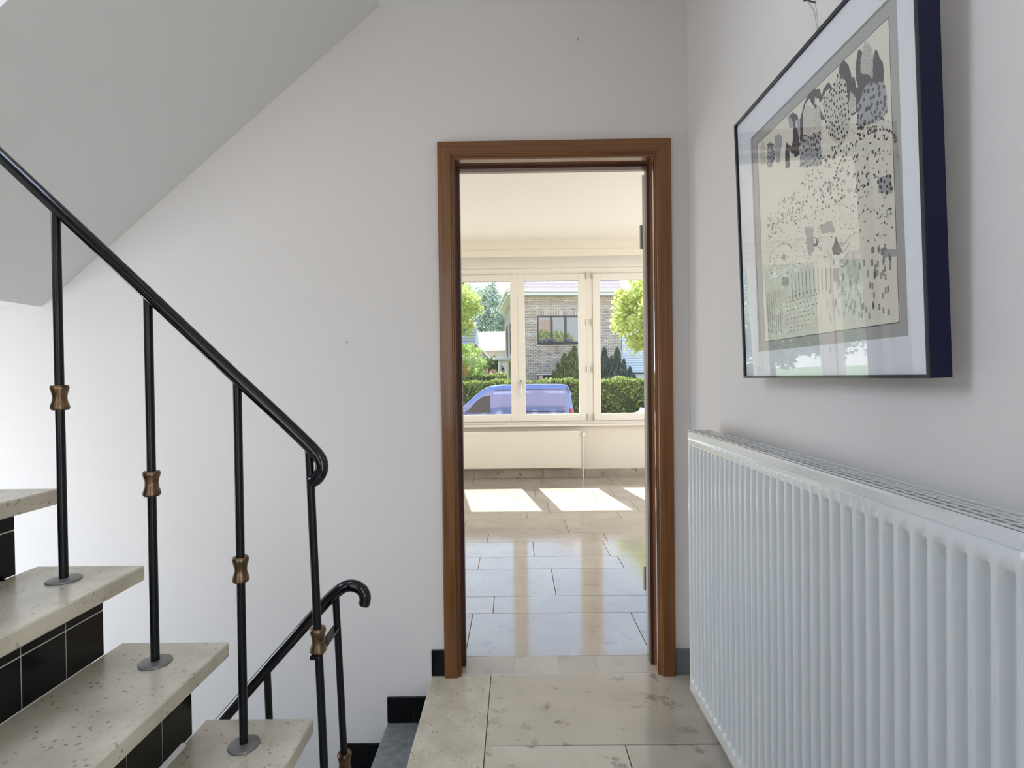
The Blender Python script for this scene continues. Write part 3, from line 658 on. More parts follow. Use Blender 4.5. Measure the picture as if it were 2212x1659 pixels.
# window with four side-hung casements
win = empty('window_1', (0.43, 6.36, WZ0), kind='structure')
fy0, fy1 = 6.322, 6.395
def wbar(name, x0, x1, z0, z1, y0=fy0, y1=fy1, par=None, m=m_winwood, c=.004): return MB().cbox(x0, x1, y0, y1, z0, z1, c).build(name, m, par or win)
wbar('head_rail', WX0, WX1, 2.372, WZ1); wbar('bottom_rail', WX0, WX1, WZ0, 0.657)
wbar('side_post', WX0, WX0 + 0.095, 0.657, 2.372); wbar('side_post', WX1 - 0.08, WX1, 0.657, 2.372)
for mx_ in (-2.500, -0.844, 0.828): wbar('mullion', mx_, mx_ + 0.078, 0.657, 2.372)
wbar('mullion', 1.703, 1.72, 0.657, 2.372)
def sash(x0, x1, gx0_, gx1_, hinge_side, handle=None):
    y0, y1 = 6.308, 6.372
    s_ = MB()
    s_.cbox(x0, gx0_, y0, y1, 0.659, 2.371, .004); s_.cbox(gx1_, x1, y0, y1, 0.659, 2.371, .004)
    s_.cbox(gx0_, gx1_, y0, y1, 0.659, 0.740, .004); s_.cbox(gx0_, gx1_, y0, y1, 2.295, 2.371, .004)
    so = s_.build('sash', m_winwood, win)
    MB().box(gx0_ - 0.004, gx1_ + 0.004, 6.344, 6.3445, 0.736, 2.299).build('pane', m_pane, so)
    b2 = MB(); e_ = 0.005
    for a_ in ((gx0_ - .001, gx1_ + .001, 2.290, 2.296), (gx0_ - .001, gx1_ + .001, 0.739, 0.744)): b2.box(a_[0], a_[1], 6.336, 6.344, a_[2], a_[3])
    b2.build('glazing_seal', m_hinge, so)
    hx = x0 - 0.002 if hinge_side < 0 else x1 + 0.002
    for z in (2.345, 1.80, 1.26, 0.70):
        MB().tube([(hx, 6.303, z - 0.038), (hx, 6.303, z + 0.038)], 0.0075, 8).build('hinge', m_hinge, so)
    if handle is not None:
        MB().cbox(handle - 0.012, handle + 0.012, 6.298, 6.308, 1.07, 1.14, .003).tube([(handle, 6.300, 1.12), (handle, 6.278, 1.12), (handle, 6.274, 1.11), (handle, 6.274, 0.94)], 0.0085, 10).build('handle', m_chrome, so, smooth=True)
sash(-0.764, 0.0295, -0.678, -0.053, -1)
sash(0.0325, 0.828, 0.115, 0.740, 1, 0.062)
sash(0.906, 1.702, 0.990, 1.617, -1)
sash(1.721, 2.498, 1.805, 2.415, 1, 1.765)
sash(-1.628, -0.846, -1.545, -0.930, 1, -1.590)
sash(-2.420, -1.632, -2.335, -1.715, -1)
sash(-3.303, -2.502, -3.22, -2.585, 1)

# smooth panel radiator below the window
r2 = empty('radiator', (-0.6, 6.2, 0.13), 'cream flat panel radiator under the window of the sunny front room', 'radiator')
MB().cbox(-1.9, 0.735, 6.195, 6.215, 0.130, 0.545, .005).build('front_panel', m_cream, r2)
MB().box(-1.885, 0.72, 6.215, 6.275, 0.15, 0.535).build('rear_panel', m_cream, r2)
MB().cbox(-1.905, 0.740, 6.193, 6.277, 0.535, 0.553, .003).build('top_grille', m_winwood, r2)
for x in (-1.5, 0.4): MB().box(x, x + .03, 6.275, YW - .002, 0.2, 0.5).build('wall_bracket', m_cream, r2)
MB().tube([(0.735, 6.245, 0.512), (0.768, 6.245, 0.512)], 0.009, 10).build('valve_tail', m_chrome, r2, smooth=True)
MB().tube([(0.768, 6.225, 0.512), (0.768, 6.265, 0.512)], 0.016, 14).tube([(0.768, 6.225, 0.512), (0.768, 6.165, 0.512)], [0.024, 0.021], 18).build('valve_knob', mat('white_plastic', (.85, .85, .83), .35), r2, smooth=True)
MB().tube([(0.768, 6.245, 0.505), (0.768, 6.245, 0.0)], 0.009, 10).build('pipe', m_winwood, r2, smooth=True)

# ---------------------------------------------------------------- own house seen from the street (mirrored in the van)
m_ownbrick = mat('own_facade_brick', (0.50, 0.36, 0.30), 0.8)
struct('wall_outside', wall_hole(MB(), 'Y', YW + 0.20, 6.72, -6.0, 6.5, -0.9, 5.6, [(WX0 + .02, WX1 - .02, WZ0 - .02, 2.36), (-1.6, 0.6, 3.2, 4.7), (1.4, 2.9, 3.2, 4.7)]).box(RX0, RX1, YR, YW + .2, 2.87, 3.0), m_ownbrick)
for a_, b_ in ((-1.6, 0.6), (1.4, 2.9)): window_frame_simple('window_6' if a_ < 0 else 'window_7', 'Y', 6.6, a_, b_, 3.2, 4.7, 0.1)
struct('trim_3', MB().box(-1.6, 0.6, 6.55, 6.56, 3.2, 4.7).box(1.4, 2.9, 6.55, 6.56, 3.2, 4.7), m_winwood)

# ---------------------------------------------------------------- street
GZ = -0.90
m_asph = mat('asphalt', (0.20, 0.20, 0.205), 0.85); bump(m_asph, 80, .4, .005)
m_pave = mat('concrete_paving', (0.42, 0.40, 0.37), 0.85)
m_grass = mat('lawn_grass', (0.10, 0.17, 0.035), 0.9); noise_color(m_grass, (0.08, 0.14, 0.03), (0.15, 0.22, 0.05), 3)
struct('floor_ground', MB().box(-60, 60, 6.72, 140, GZ - 0.4, GZ - 0.12), m_grass)
struct('floor_road', MB().box(-60, 60, 11.2, 16.9, GZ - 0.12, GZ - 0.05), m_asph)
struct('floor_pavement', MB().box(-60, 60, 9.4, 11.2, GZ - 0.12, GZ + 0.03).box(-60, 60, 16.9, 17.75, GZ - 0.12, GZ + 0.03), m_pave)
struct('floor_garden', MB().box(-60, 60, 6.72, 9.4, GZ - 0.12, GZ - 0.02).box(-60, 60, 17.75, 60, GZ - 0.12, GZ - 0.02), m_grass)

# foliage
def leaf_mat(name, c1, c2, trans=0.35):
    m = mat(name, c1, 0.55); L = m.node_tree.links; n = m.node_tree.nodes
    ge = N(m, 'ShaderNodeNewGeometry'); r = N(m, 'ShaderNodeValToRGB'); r.color_ramp.elements[0].color = (*c1, 1); r.color_ramp.elements[1].color = (*c2, 1)
    L.new(ge.outputs['Random Per Island'], r.inputs[0]); L.new(r.outputs[0], bsdf(m).inputs['Base Color'])
    tr = n.new('ShaderNodeBsdfTranslucent'); L.new(r.outputs[0], tr.inputs[0]); mx_ = n.new('ShaderNodeMixShader'); mx_.inputs[0].default_value = trans
    o = [q for q in n if q.type == 'OUTPUT_MATERIAL'][0]; L.new(bsdf(m).outputs[0], mx_.inputs[1]); L.new(tr.outputs[0], mx_.inputs[2]); L.new(mx_.outputs[0], o.inputs[0]); return m
def leaves(name, pts, size, m, parent, seed, up=0.0, aspect=1.0, kind='stuff'):
    """pts (n,3) array -> small bent quads"""
    g_ = np.random.default_rng(seed); n = len(pts); off = np.array(parent.location) if parent else np.zeros(3)
    a_ = g_.normal(size=(n, 3)); a_[:, 2] += up * 3; a_ /= np.linalg.norm(a_, axis=1)[:, None]
    b2 = np.cross(a_, g_.normal(size=(n, 3))); b2 /= np.linalg.norm(b2, axis=1)[:, None]
    s_ = size * g_.uniform(.6, 1.25, n)[:, None]; a_ *= s_ * aspect; b2 *= s_; p_ = pts - off
    V = np.stack([p_ - a_ - b2 * .35, p_ - b2, p_ + a_ * .9 - b2 * .1, p_ + b2], 1) if aspect <= 1 else np.stack([p_ - a_, p_ - b2 * .6, p_ + a_, p_ + b2 * .6], 1)
    V = V.reshape(-1, 3)
    me = bpy.data.meshes.new(name); me.vertices.add(4 * n); me.vertices.foreach_set('co', V.ravel().astype('f')); me.loops.add(4 * n); me.loops.foreach_set('vertex_index', np.arange(4 * n, dtype='i'))
    me.polygons.add(n); me.polygons.foreach_set('loop_start', np.arange(0, 4 * n, 4, dtype='i')); me.update(calc_edges=True); me.validate(); me.materials.append(m)
    o = link(name, me, parent); o['kind'] = kind; return o
def clumps(c, rad_, nclump, per, cr, seed, shell=0.75):
    g_ = np.random.default_rng(seed); d = g_.normal(size=(nclump, 3)); d /= np.linalg.norm(d, axis=1)[:, None]
    rr_ = g_.uniform(shell, 1, nclump)[:, None] * np.where(g_.random((nclump, 1)) < .25, g_.uniform(.2, 1, (nclump, 1)), 1); cc = np.array(c) + d * rr_ * np.array(rad_)
    q = g_.normal(size=(nclump, per, 3)); q /= np.linalg.norm(q, axis=2)[:, :, None]; q *= (g_.random((nclump, per, 1)) ** .4) * cr * g_.uniform(.6, 1.2, (nclump, 1, 1))
    return (cc[:, None, :] + q).reshape(-1, 3)
m_bark = mat('bark', (0.12, 0.09, 0.065), 0.9)
def tree(name, label, cat, c, rad_, m, nclump, per, cr, size, seed, trunk=True, group=None, up=0.0, base=None):
    bx, by = (base or (c[0], c[1])); t = empty(name, (bx, by, GZ - .02), label, cat, group)
    leaves('crown', clumps(c, rad_, nclump, per, cr, seed), size, m, t, seed, up)
    tk = MB().tube([(bx, by, GZ - .02), (bx + .04, by, (GZ + c[2]) / 2), (c[0], c[1], c[2])], [0.035 * rad_[2] + .04, 0.03 * rad_[2] + .03, 0.02], 9)
    g_ = random.Random(seed)
    for k in range(9):
        an = g_.uniform(0, 2 * PI); e_ = g_.uniform(.5, .85); z0 = (GZ + c[2]) / 2 + g_.uniform(-.1, .4) * rad_[2]
        tk.tube([(bx, by, z0), (c[0] + math.cos(an) * rad_[0] * e_, c[1] + math.sin(an) * rad_[1] * e_, c[2] + g_.uniform(-.5, .7) * rad_[2])], [0.012 * rad_[2] + .01, .006], 6, False)
    tk.build('trunk', m_bark, t, smooth=True)
    return t
m_l_yel = leaf_mat('leaf_yellow_green', (0.42, 0.50, 0.11), (0.66, 0.72, 0.26)); m_l_pale = leaf_mat('leaf_pale_green', (0.36, 0.46, 0.28), (0.55, 0.62, 0.44))
m_l_deep = leaf_mat('leaf_deep_green', (0.07, 0.12, 0.05), (0.17, 0.25, 0.10)); m_l_blue = leaf_mat('leaf_blue_green', (0.26, 0.34, 0.27), (0.46, 0.54, 0.42))
m_l_hedge = leaf_mat('leaf_hedge', (0.13, 0.20, 0.05), (0.40, 0.47, 0.12), .25); m_l_orange = leaf_mat('leaf_orange', (0.55, 0.33, 0.06), (0.72, 0.52, 0.14))
m_l_fern = leaf_mat('leaf_bright', (0.34, 0.48, 0.12), (0.56, 0.68, 0.28))
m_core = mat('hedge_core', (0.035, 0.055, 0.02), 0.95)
def hedge(label, x0, x1, y0, y1, zt_, m, n, size, seed, group=None):
    t = empty('hedge', ((x0 + x1) / 2, y0, GZ - .02), label, 'hedge', group); g_ = np.random.default_rng(seed)
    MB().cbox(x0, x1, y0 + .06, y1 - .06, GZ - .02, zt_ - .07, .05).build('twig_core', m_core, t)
    nf, nt_ = int(n * .62), int(n * .38); zz_ = lambda X: .035 * np.sin(X * 3.1 + seed) + .025 * np.sin(X * 7.7)
    X = g_.uniform(x0, x1, nf); Z = GZ + (zt_ - GZ) * g_.random(nf) ** .55; P = np.stack([X, y0 + .05 + .09 * g_.normal(size=nf) * .5 + .05 * np.sin(X * 5 + Z * 6), Z], 1)
    X2 = g_.uniform(x0, x1, nt_); P2 = np.stack([X2, g_.uniform(y0, y1, nt_), zt_ - .03 + .035 * g_.normal(size=nt_) + zz_(X2)], 1)
    leaves('foliage', np.concatenate([P, P2]), size, m, t, seed); return t
hedge('long clipped green garden hedge behind the blue van', -7.0, 9.0, 18.0, 18.9, 1.05, m_l_hedge, 42000, .038, 3)
hedge('second clipped hedge behind the long one at the left house', -6.0, -0.35, 20.6, 21.3, 1.28, m_l_hedge, 9000, .042, 4)

# ---------------------------------------------------------------- brick house across the street
HC = Vector((0.04, 24.0, GZ - .02)); HA = math.radians(5.6)
m_mortar = mat('house_mortar', (0.56, 0.52, 0.48), 0.9)
m_brick = mat('house_brick', (0.36, 0.25, 0.19), 0.85)
ge = N(m_brick, 'ShaderNodeNewGeometry'); rb = N(m_brick, 'ShaderNodeValToRGB')
cols = [(0.0, (0.52, 0.41, 0.34)), (0.3, (0.60, 0.49, 0.41)), (0.55, (0.55, 0.44, 0.36)), (0.8, (0.68, 0.58, 0.50)), (1.0, (0.36, 0.29, 0.25))]
rb.color_ramp.elements[0].color = (*cols[0][1], 1); rb.color_ramp.elements[1].color = (*cols[-1][1], 1)
for p_, c_ in cols[1:-1]: q_ = rb.color_ramp.elements.new(p_); q_.color = (*c_, 1)
m_brick.node_tree.links.new(ge.outputs['Random Per Island'], rb.inputs[0]); m_brick.node_tree.links.new(rb.outputs[0], bsdf(m_brick).inputs['Base Color'])
m_pvc = mat('white_fascia', (0.78, 0.76, 0.78), 0.5); m_darkframe = mat('anthracite_frame', (0.07, 0.065, 0.07), 0.4); m_rooft = mat('pale_terracotta_tile', (0.74, 0.56, 0.48), 0.7)
m_slate = mat('grey_slate', (0.36, 0.35, 0.36), 0.7)
house = empty('house', tuple(HC), 'beige brick house with pale terracotta tiled hip roof across the street', 'house')
hx, hy, hz = HC
H0 = hz; EH = 4.80; HW, HD = 4.75, 6.0
MB().box(hx, hx + HW, hy + 0.05, hy + HD, H0, EH).build('wall', m_mortar, house)
# windows (local, relative to the corner): dark three-light window, cellar window
wx0, wx1, wz0, wz1 = hx + 0.95, hx + 2.86, 2.62, 3.90
bw, bh = 0.214, 0.0725
def bricks(holes, x0, x1, z0, z1, y, name='bricks', side=False):
    mb = MB(); r = 0; z = z0
    while z < z1 - .02:
        x = x0 - (bw / 2 if r % 2 else 0)
        while x < x1:
            a_, b2 = max(x, x0), min(x + bw - .012, x1); zc = z + .03
            hit = [h for h in holes if h[2] < zc < h[3] and a_ < h[1] and b2 > h[0]]
            for h in hit:
                if a_ < h[0]: b2 = min(b2, h[0])
                elif b2 > h[1]: a_ = max(a_, h[1])
                else: b2 = a_
            if b2 - a_ > .03:
                d = rnd.uniform(0, .008)
                if side: mb.box(y - .02 - d, y + .04, a_, b2, z, z + bh - .012)
                else: mb.box(a_, b2, y - .02 - d, y + .06, z, z + bh - .012)
            x += bw
        z += bh; r += 1
    return mb
holes = [(wx0, wx1, wz0, wz1 + .24), (hx + .95, hx + 1.66, 0.95, 1.30)]
b_ = bricks(holes, hx, hx + HW, 0.2, EH - .02, hy)
x = wx0
while x < wx1: b_.box(x, min(x + .062, wx1), hy - .028, hy + .06, wz1 + .01, wz1 + .225); x += .074
x = hx + .9
b_.build('bricks', m_brick, house, kind='stuff')
MB().box(hx, hx + HW, hy - .01, hy + .06, H0, 0.2).build('plinth', m_mortar, house)
bricks([(hy + 1.7, hy + 2.9, 2.3, 3.9), (hy + 4.0, hy + 5.0, 2.3, 3.9), (hy + 1.3, hy + 2.3, H0, 1.3)], hy, hy + HD, 0.2, EH - .02, hx, side=True).build('bricks', m_brick, house, kind='stuff')
fr = empty
def hwin(x0, x1, z0, z1, n, y, m=m_darkframe, name='window', t=.085, flowers=False):
    f = MB(); d0, d1 = y - .0, y + .06
    f.cbox(x0, x1, d0, d1, z0, z0 + t, .005); f.cbox(x0, x1, d0, d1, z1 - t * .7, z1, .005)
    xs_ = [x0 + (x1 - x0) * i / n for i in range(n + 1)]
    for i, xx in enumerate(xs_):
        wdt = t * .7 if i in (0, n) else t * 1.25; a_ = xx if i == 0 else (xx - wdt if i == n else xx - wdt / 2); f.cbox(a_, a_ + wdt, d0, d1, z0, z1, .005)
    fo = f.build(name, m, house)
    for i in range(n): MB().box(xs_[i] + .04, xs_[i + 1] - .04, y + .03, y + .034, z0 + t * .6, z1 - t * .5).build('pane', m_houseglass, fo)
    return fo
hwin(wx0, wx1, wz0, wz1, 3, hy - .005)
MB().cbox(wx0 - .03, wx1 + .03, hy - .09, hy + .02, wz0 - .06, wz0 - .002, .005).build('window_sill', m_pvc, house)
hwin(hx + .95, hx + 1.66, 0.98, 1.27, 2, hy - .002, m_darkframe, 'cellar_window', .05)
MB().cbox(hx + .90, hx + 1.9, hy - .07, hy + .02, 1.275, 1.315, .005).build('lintel', m_pvc, house)
MB().cbox(hx + 4.62, hx + 4.80, hy - .04, hy + .2, 0.9, 2.35, .01).build('corner_pier', m_brick, house)
# side windows
for a_, b2 in ((hy + 1.7, hy + 2.9), (hy + 4.0, hy + 5.0)):
    f = MB().cbox(hx - .03, hx + .03, a_, a_ + .09, 2.3, 3.9, .005).cbox(hx - .03, hx + .03, b2 - .09, b2, 2.3, 3.9, .005).cbox(hx - .03, hx + .03, a_, b2, 2.3, 2.39, .005).cbox(hx - .03, hx + .03, a_, b2, 3.82, 3.9, .005).cbox(hx - .03, hx + .03, (a_ + b2) / 2 - .06, (a_ + b2) / 2 + .06, 2.3, 3.9, .005).build('side_window', m_darkframe, house)
    MB().box(hx - .005, hx + .0, a_ + .09, b2 - .09, 2.39, 3.82).build('pane', m_houseglass, f)
MB().cbox(hx - .85, hx + .02, hy + 2.6, hy + 3.9, 2.05, 2.20, .02).cbox(hx - .6, hx + .02, hy + 2.8, hy + 3.7, 1.95, 2.05, .02).build('porch_canopy', m_pvc, house)
MB().tube([(hx - .55, hy + 2.8, H0), (hx - .55, hy + 2.8, 1.97)], .09, 12).build('porch_column', m_pvc, house, smooth=True)
# roof: gutter, hipped tiled slopes
OV = .38; PT = math.radians(36)
g = MB().cbox(hx - OV, hx + HW, hy - OV, hy - OV + .02, EH - .02, EH + .18, .004).cbox(hx - OV, hx - OV + .02, hy - OV + .02, hy + HD + OV, EH - .02, EH + .18, .004)
g.build('fascia', m_pvc, house)
MB().box(hx - OV + .02, hx + HW, hy - OV + .02, hy + .05, EH - .02, EH).box(hx - OV + .02, hx + .05, hy + .05, hy + HD + OV, EH - .02, EH).build('eaves_board', m_pvc, house)
MB().cbox(hx - OV - .1, hx + HW, hy - OV - .1, hy - OV, EH + .09, EH + .19, .03).cbox(hx - OV - .1, hx - OV, hy - OV, hy + HD + OV, EH + .09, EH + .19, .03).build('gutter', m_pvc, house)
Hh = (HD / 2 + OV) * math.tan(PT); zr = EH + .14; hipx = hx - OV + HD / 2 + OV
a0, a1, a2, a3 = (hx - OV, hy - OV, zr), (hx + HW + 0.02, hy - OV, zr), (hx + HW + 0.02, hy + HD / 2, zr + Hh), (min(hipx, hx + HW), hy + HD / 2, zr + Hh)
rv = [a0, a1, a2, a3, (hx - OV, hy + HD + OV, zr), (hx + HW + 0.02, hy + HD + OV, zr)]
rv += [(p_[0], p_[1], p_[2] - .04) for p_ in rv]
MB().add(rv, [(0, 1, 2, 3), (0, 3, 4), (3, 2, 5, 4), (6, 7, 8, 9), (6, 9, 10), (0, 1, 7, 6), (0, 4, 10, 6), (9, 8, 11, 10), (4, 5, 11, 10), (1, 2, 5, 11, 8, 7)]).build('roof', m_rooft, house)
tw, tl = .215, .30
tm = []
nseg = 8
for iy in (0, 1):
    for k in range(nseg + 1):
        u = k / nseg; h = .016 * math.sin(u * 2 * PI) + .03
        y_ = iy * (tl + .03); tm.append((u * tw, y_ * math.cos(PT), y_ * math.sin(PT) + h + .05 * (1 - iy)))
tm += [(u_[0], u_[1] + .004, u_[2] - .045) for u_ in tm[:nseg + 1]]
tf = [(k, k + 1, nseg + 2 + k, nseg + 1 + k) for k in range(nseg)] + [(k + 1, k, 2 * (nseg + 1) + k, 2 * (nseg + 1) + k + 1) for k in range(nseg)]
tile_me = mesh_of('roof_tile', tm, tf, m_rooft, True)
rest = MB(); cnt = 0
skx0, skx1, skr0 = hx + 2.15, hx + 3.35, 3
for r in range(16):
    y_ = hy - OV - .06 + r * tl * math.cos(PT); z_ = zr - .03 + r * tl * math.sin(PT); x_ = hx - OV + (r * tl * math.cos(PT)); x_ += (-x_ + hx - OV) % tw
    while x_ < hx + HW + (0 if r < 99 else 0):
        if not (skr0 <= r < skr0 + 4 and x_ + tw > skx0 and x_ < skx1):
            if r < 10 and cnt < 230: link('roof_tile', tile_me, house, (x_ - hx, y_ - hy, z_ - hz)); cnt += 1
            else: rest.add([(p_[0] + x_, p_[1] + y_, p_[2] + z_) for p_ in tm], tf)
        x_ += tw
if rest.v: rest.build('roof_tiles', m_rooft, house, kind='stuff')
# hip ridge caps and roof light
d = Vector(a3) - Vector(a0); nn = 16
for k in range(nn):
    p0 = Vector(a0) + d * (k / nn) + Vector((0, 0, .03)); p1 = Vector(a0) + d * ((k + 1.12) / nn) + Vector((0, 0, .03)); MB().tube([p0, p1], [.115, .09], 8).build('ridge_cap', m_rooft, house, smooth=True)
yy = lambda r: (hy - OV - .06 + r * tl * math.cos(PT), zr + r * tl * math.sin(PT))
ya, za = yy(skr0); yb, zb2 = yy(skr0 + 4)
sk = MB().add([(skx0, ya, za + .05), (skx1, ya, za + .05), (skx1, yb, zb2 + .05), (skx0, yb, zb2 + .05), (skx0, ya, za - .05), (skx1, ya, za - .05), (skx1, yb, zb2 - .05), (skx0, yb, zb2 - .05)], [(0, 1, 2, 3), (4, 5, 6, 7), (0, 1, 5, 4), (1, 2, 6, 5), (2, 3, 7, 6), (3, 0, 4, 7)])
sk.build('roof_light', mat('pale_roof_light', (0.8, 0.82, 0.85), .15), house)
house.rotation_euler.z = HA

# flowers behind the first-floor glass are seen as a box on the sill
fb = empty('flower_box', (2.0, 23.93, 2.62), 'window box with purple flowers on the sill of the dark framed window', 'flower box')
m_pot = mat('dark_planter', (0.05, 0.045, 0.05), .7); m_flower = leaf_mat('purple_petals', (0.28, 0.14, 0.42), (0.50, 0.35, 0.60), .2)
def onA(t_, out, z): return (HC.x + t_ * math.cos(HA) + out * math.sin(HA), HC.y + t_ * math.sin(HA) - out * math.cos(HA), z)
p_ = onA(1.9, .1, 2.62); fb.location = p_
MB().cbox(p_[0] - .85, p_[0] + .85, p_[1] - .08, p_[1] + .06, 2.622, 2.73, .01).build('planter', m_pot, fb)
g_ = np.random.default_rng(5)
P = np.stack([p_[0] + np.repeat([-.62, -.3, .42], 90) + g_.normal(0, .10, 270), p_[1] + g_.normal(0, .04, 270), 2.78 + np.abs(g_.normal(0, .05, 270))], 1); leaves('petals', P, .022, m_flower, fb, 5)
fb.rotation_euler.z = HA

# white clapboard garage joined on the right
m_clap = mat('pale_clapboard', (0.66, 0.70, 0.78), .6)
gp = onA(4.80, 0, GZ - .02); garage = empty('garage', gp, 'pale grey clapboard side building right of the brick house', 'building')
MB().box(gp[0], gp[0] + 5.0, gp[1] + .08, gp[1] + 5, GZ - .02, 4.0).build('wall', m_clap, garage)
for k in range(24):
    z = 1.34 + k * .112; MB().add([(gp[0], gp[1] + .04, z), (gp[0] + 5, gp[1] + .04, z), (gp[0] + 5, gp[1] + .08, z + .112), (gp[0], gp[1] + .08, z + .112), (gp[0], gp[1] + .09, z), (gp[0] + 5, gp[1] + .09, z)], [(0, 1, 2, 3), (0, 1, 5, 4)]).build('board', m_clap, garage)
MB().box(gp[0], gp[0] + 5, gp[1] + .02, gp[1] + .09, 1.28, 1.335).build('drip_rail', m_darkframe, garage)
MB().box(gp[0] - .05, gp[0] + 5.1, gp[1] - .1, gp[1] + 5.1, 4.0, 4.15).build('flat_roof', m_pvc, garage)
garage.rotation_euler.z = HA

# dark conifers in front of the house
m_l_con = leaf_mat('needles_blue', (0.045, 0.075, 0.06), (0.13, 0.18, 0.14), .1); m_l_con2 = leaf_mat('needles_green', (0.10, 0.13, 0.05), (0.30, 0.33, 0.13), .15)
def conifer(label, cols_, m, seed, tip=None):
    bx = sum(c_[0] for c_ in cols_) / len(cols_); by = cols_[0][1]; t = empty('conifer', (bx, by, GZ - .02), label, 'conifer'); g_ = np.random.default_rng(seed); P = []; core = MB()
    for x_, y_, h_, r_0 in cols_:
        n = int(2600 * h_ * r_0 * 2.2); s_ = g_.random(n) ** .8; z = GZ + s_ * (h_ - GZ); prof_ = r_0 * np.minimum(1, (1 - s_) * 3.6) ** .7 * (0.85 + .22 * np.sin(s_ * 23 + g_.random() * 6))
        an = g_.uniform(0, 2 * PI, n); rr_ = prof_ * g_.uniform(.75, 1.12, n); P.append(np.stack([x_ + np.cos(an) * rr_, y_ + np.sin(an) * rr_, z], 1))
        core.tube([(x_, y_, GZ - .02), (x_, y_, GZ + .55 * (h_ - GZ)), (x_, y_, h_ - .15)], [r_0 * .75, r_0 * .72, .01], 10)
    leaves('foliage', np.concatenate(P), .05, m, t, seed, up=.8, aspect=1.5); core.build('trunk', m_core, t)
    return t
conifer('green and gold columnar yew beside the dark framed window', [(2.50, 23.0, 2.45, .30), (2.08, 23.0, 2.15, .28), (1.80, 23.05, 1.75, .22), (2.86, 23.1, 2.2, .28), (2.3, 22.8, 2.2, .26), (1.60, 22.95, 1.4, .18)], m_l_con2, 11)
conifer('dark blue green conifer clump left of the clapboard building', [(3.76, 22.9, 2.38, .32), (4.05, 22.9, 2.0, .27), (4.32, 23.0, 2.36, .27), (3.5, 23.0, 1.8, .26), (4.55, 22.8, 1.85, .22), (4.80, 22.8, 1.55, .20), (5.02, 22.9, 1.2, .15)], m_l_con, 12)

# trees
tree('street_tree', 'yellow green leafy tree in front of the right end of the house', 'tree', (4.30, 14.0, 2.85), (1.72, 1.4, 1.22), m_l_yel, 300, 100, .30, .05, 21)
tree('street_tree', 'bright yellow green tree at the left edge of the window', 'tree', (-2.75, 22.3, 4.0), (1.35, 1.2, 1.1), m_l_yel, 120, 80, .34, .055, 22)
for k, (x_, y_) in enumerate(((-8.0, 19.5), (-11.5, 22.0), (-15.5, 24.0))):
    tree('street_tree', 'bushy green tree mirrored at the %s of the framed print glass' % ('left', 'middle', 'right')[k], 'tree', (x_, y_, 3.6), (2.0, 1.6, 2.6), m_l_pale, 150, 80, .45, .075, 40 + k, group='trees mirrored in the picture glass')
tree('tall_tree', 'sparse dark topped tree rising behind the bright tree', 'tree', (-4.3, 27.5, 5.7), (2.0, 1.6, 1.6), m_l_deep, 60, 55, .45, .075, 23)
tree('tall_tree', 'large pale green tree behind the far white roof', 'tree', (-3.0, 54.0, 6.2), (3.4, 2.5, 4.6), m_l_blue, 210, 95, .65, .10, 24)
tree('tall_tree', 'hazy green tree between the bright tree and brick house', 'tree', (-0.6, 60.0, 4.8), (3.0, 2.5, 3.9), m_l_pale, 130, 90, .6, .11, 25)
tree('round_shrub', 'round bright green feathery shrub behind the left hedge', 'shrub', (-2.35, 23.0, 1.75), (1.05, .9, .95), m_l_fern, 110, 90, .20, .035, 26)
tree('small_shrub', 'orange leaved shrub at the foot of the round shrub', 'shrub', (-2.32, 22.1, 1.25), (.42, .4, .62), m_l_orange, 40, 60, .15, .032, 27)
tree('small_shrub', 'dark shrub beside the white porch column', 'shrub', (-1.35, 27.5, 1.45), (.75, .6, 1.0), m_l_deep, 60, 70, .2, .04, 28)
tree('small_shrub', 'reddish brown twiggy shrub between the dark shrub and hedge', 'shrub', (-1.25, 25.0, 1.1), (.5, .4, .55), leaf_mat('leaf_red', (.22, .12, .08), (.45, .30, .22)), 40, 45, .16, .03, 29)

# far houses at the left
fh = empty('house', (-4.2, 34.0, GZ - .02), 'far gabled house with grey slate roof at the left window edge', 'house')
m_fwall = mat('far_pink_brick', (0.50, 0.40, 0.36), .9); m_frwhite = mat('far_white_roof', (0.80, 0.80, 0.80), .6)
MB().box(-6.5, -2.5, 34.0, 40, GZ - .02, 2.6).build('wall', m_fwall, fh)
MB().prism([(33.7, 2.55), (37.0, 5.0), (40.3, 2.55)], 'X', -6.7, -2.6).build('roof', m_slate, fh)
for k in range(12):
    t_ = k / 12; y0_ = 33.7 + 3.3 * t_; z0_ = 2.57 + 2.45 * t_; MB().box(-6.7, -2.6, y0_ - .03, y0_ + .25, z0_, z0_ + .05).build('slate_course', m_slate, fh)
MB().prism([(-3.4, 2.2), (-2.45, 3.25), (-1.5, 2.2), (-1.5, GZ), (-3.4, GZ)], 'Y', 33.2, 36.0).build('gable_wing', m_fwall, fh)
MB().prism([(-3.55, 2.15), (-2.45, 3.38), (-1.35, 2.15), (-1.35, 2.03), (-2.45, 3.26), (-3.55, 2.03)], 'Y', 33.0, 36.2).build('gable_roof', m_slate, fh)
wh = empty('house', (-2.0, 42.0, GZ - .02), 'far low building with a white ribbed roof before the trees', 'house')
MB().box(-4.5, 0.5, 42.0, 48, GZ - .02, 3.35).build('wall', m_fwall, wh)
wr_ = MB().add([(-4.6, 41.8, 3.3), (0.6, 41.8, 3.3), (0.6, 45, 5.0), (-4.6, 45, 5.0), (-4.6, 48, 3.3), (0.6, 48, 3.3)], [(0, 1, 2, 3), (3, 2, 5, 4), (0, 3, 4), (1, 5, 2), (0, 4, 5, 1)]).build('roof', m_frwhite, wh)
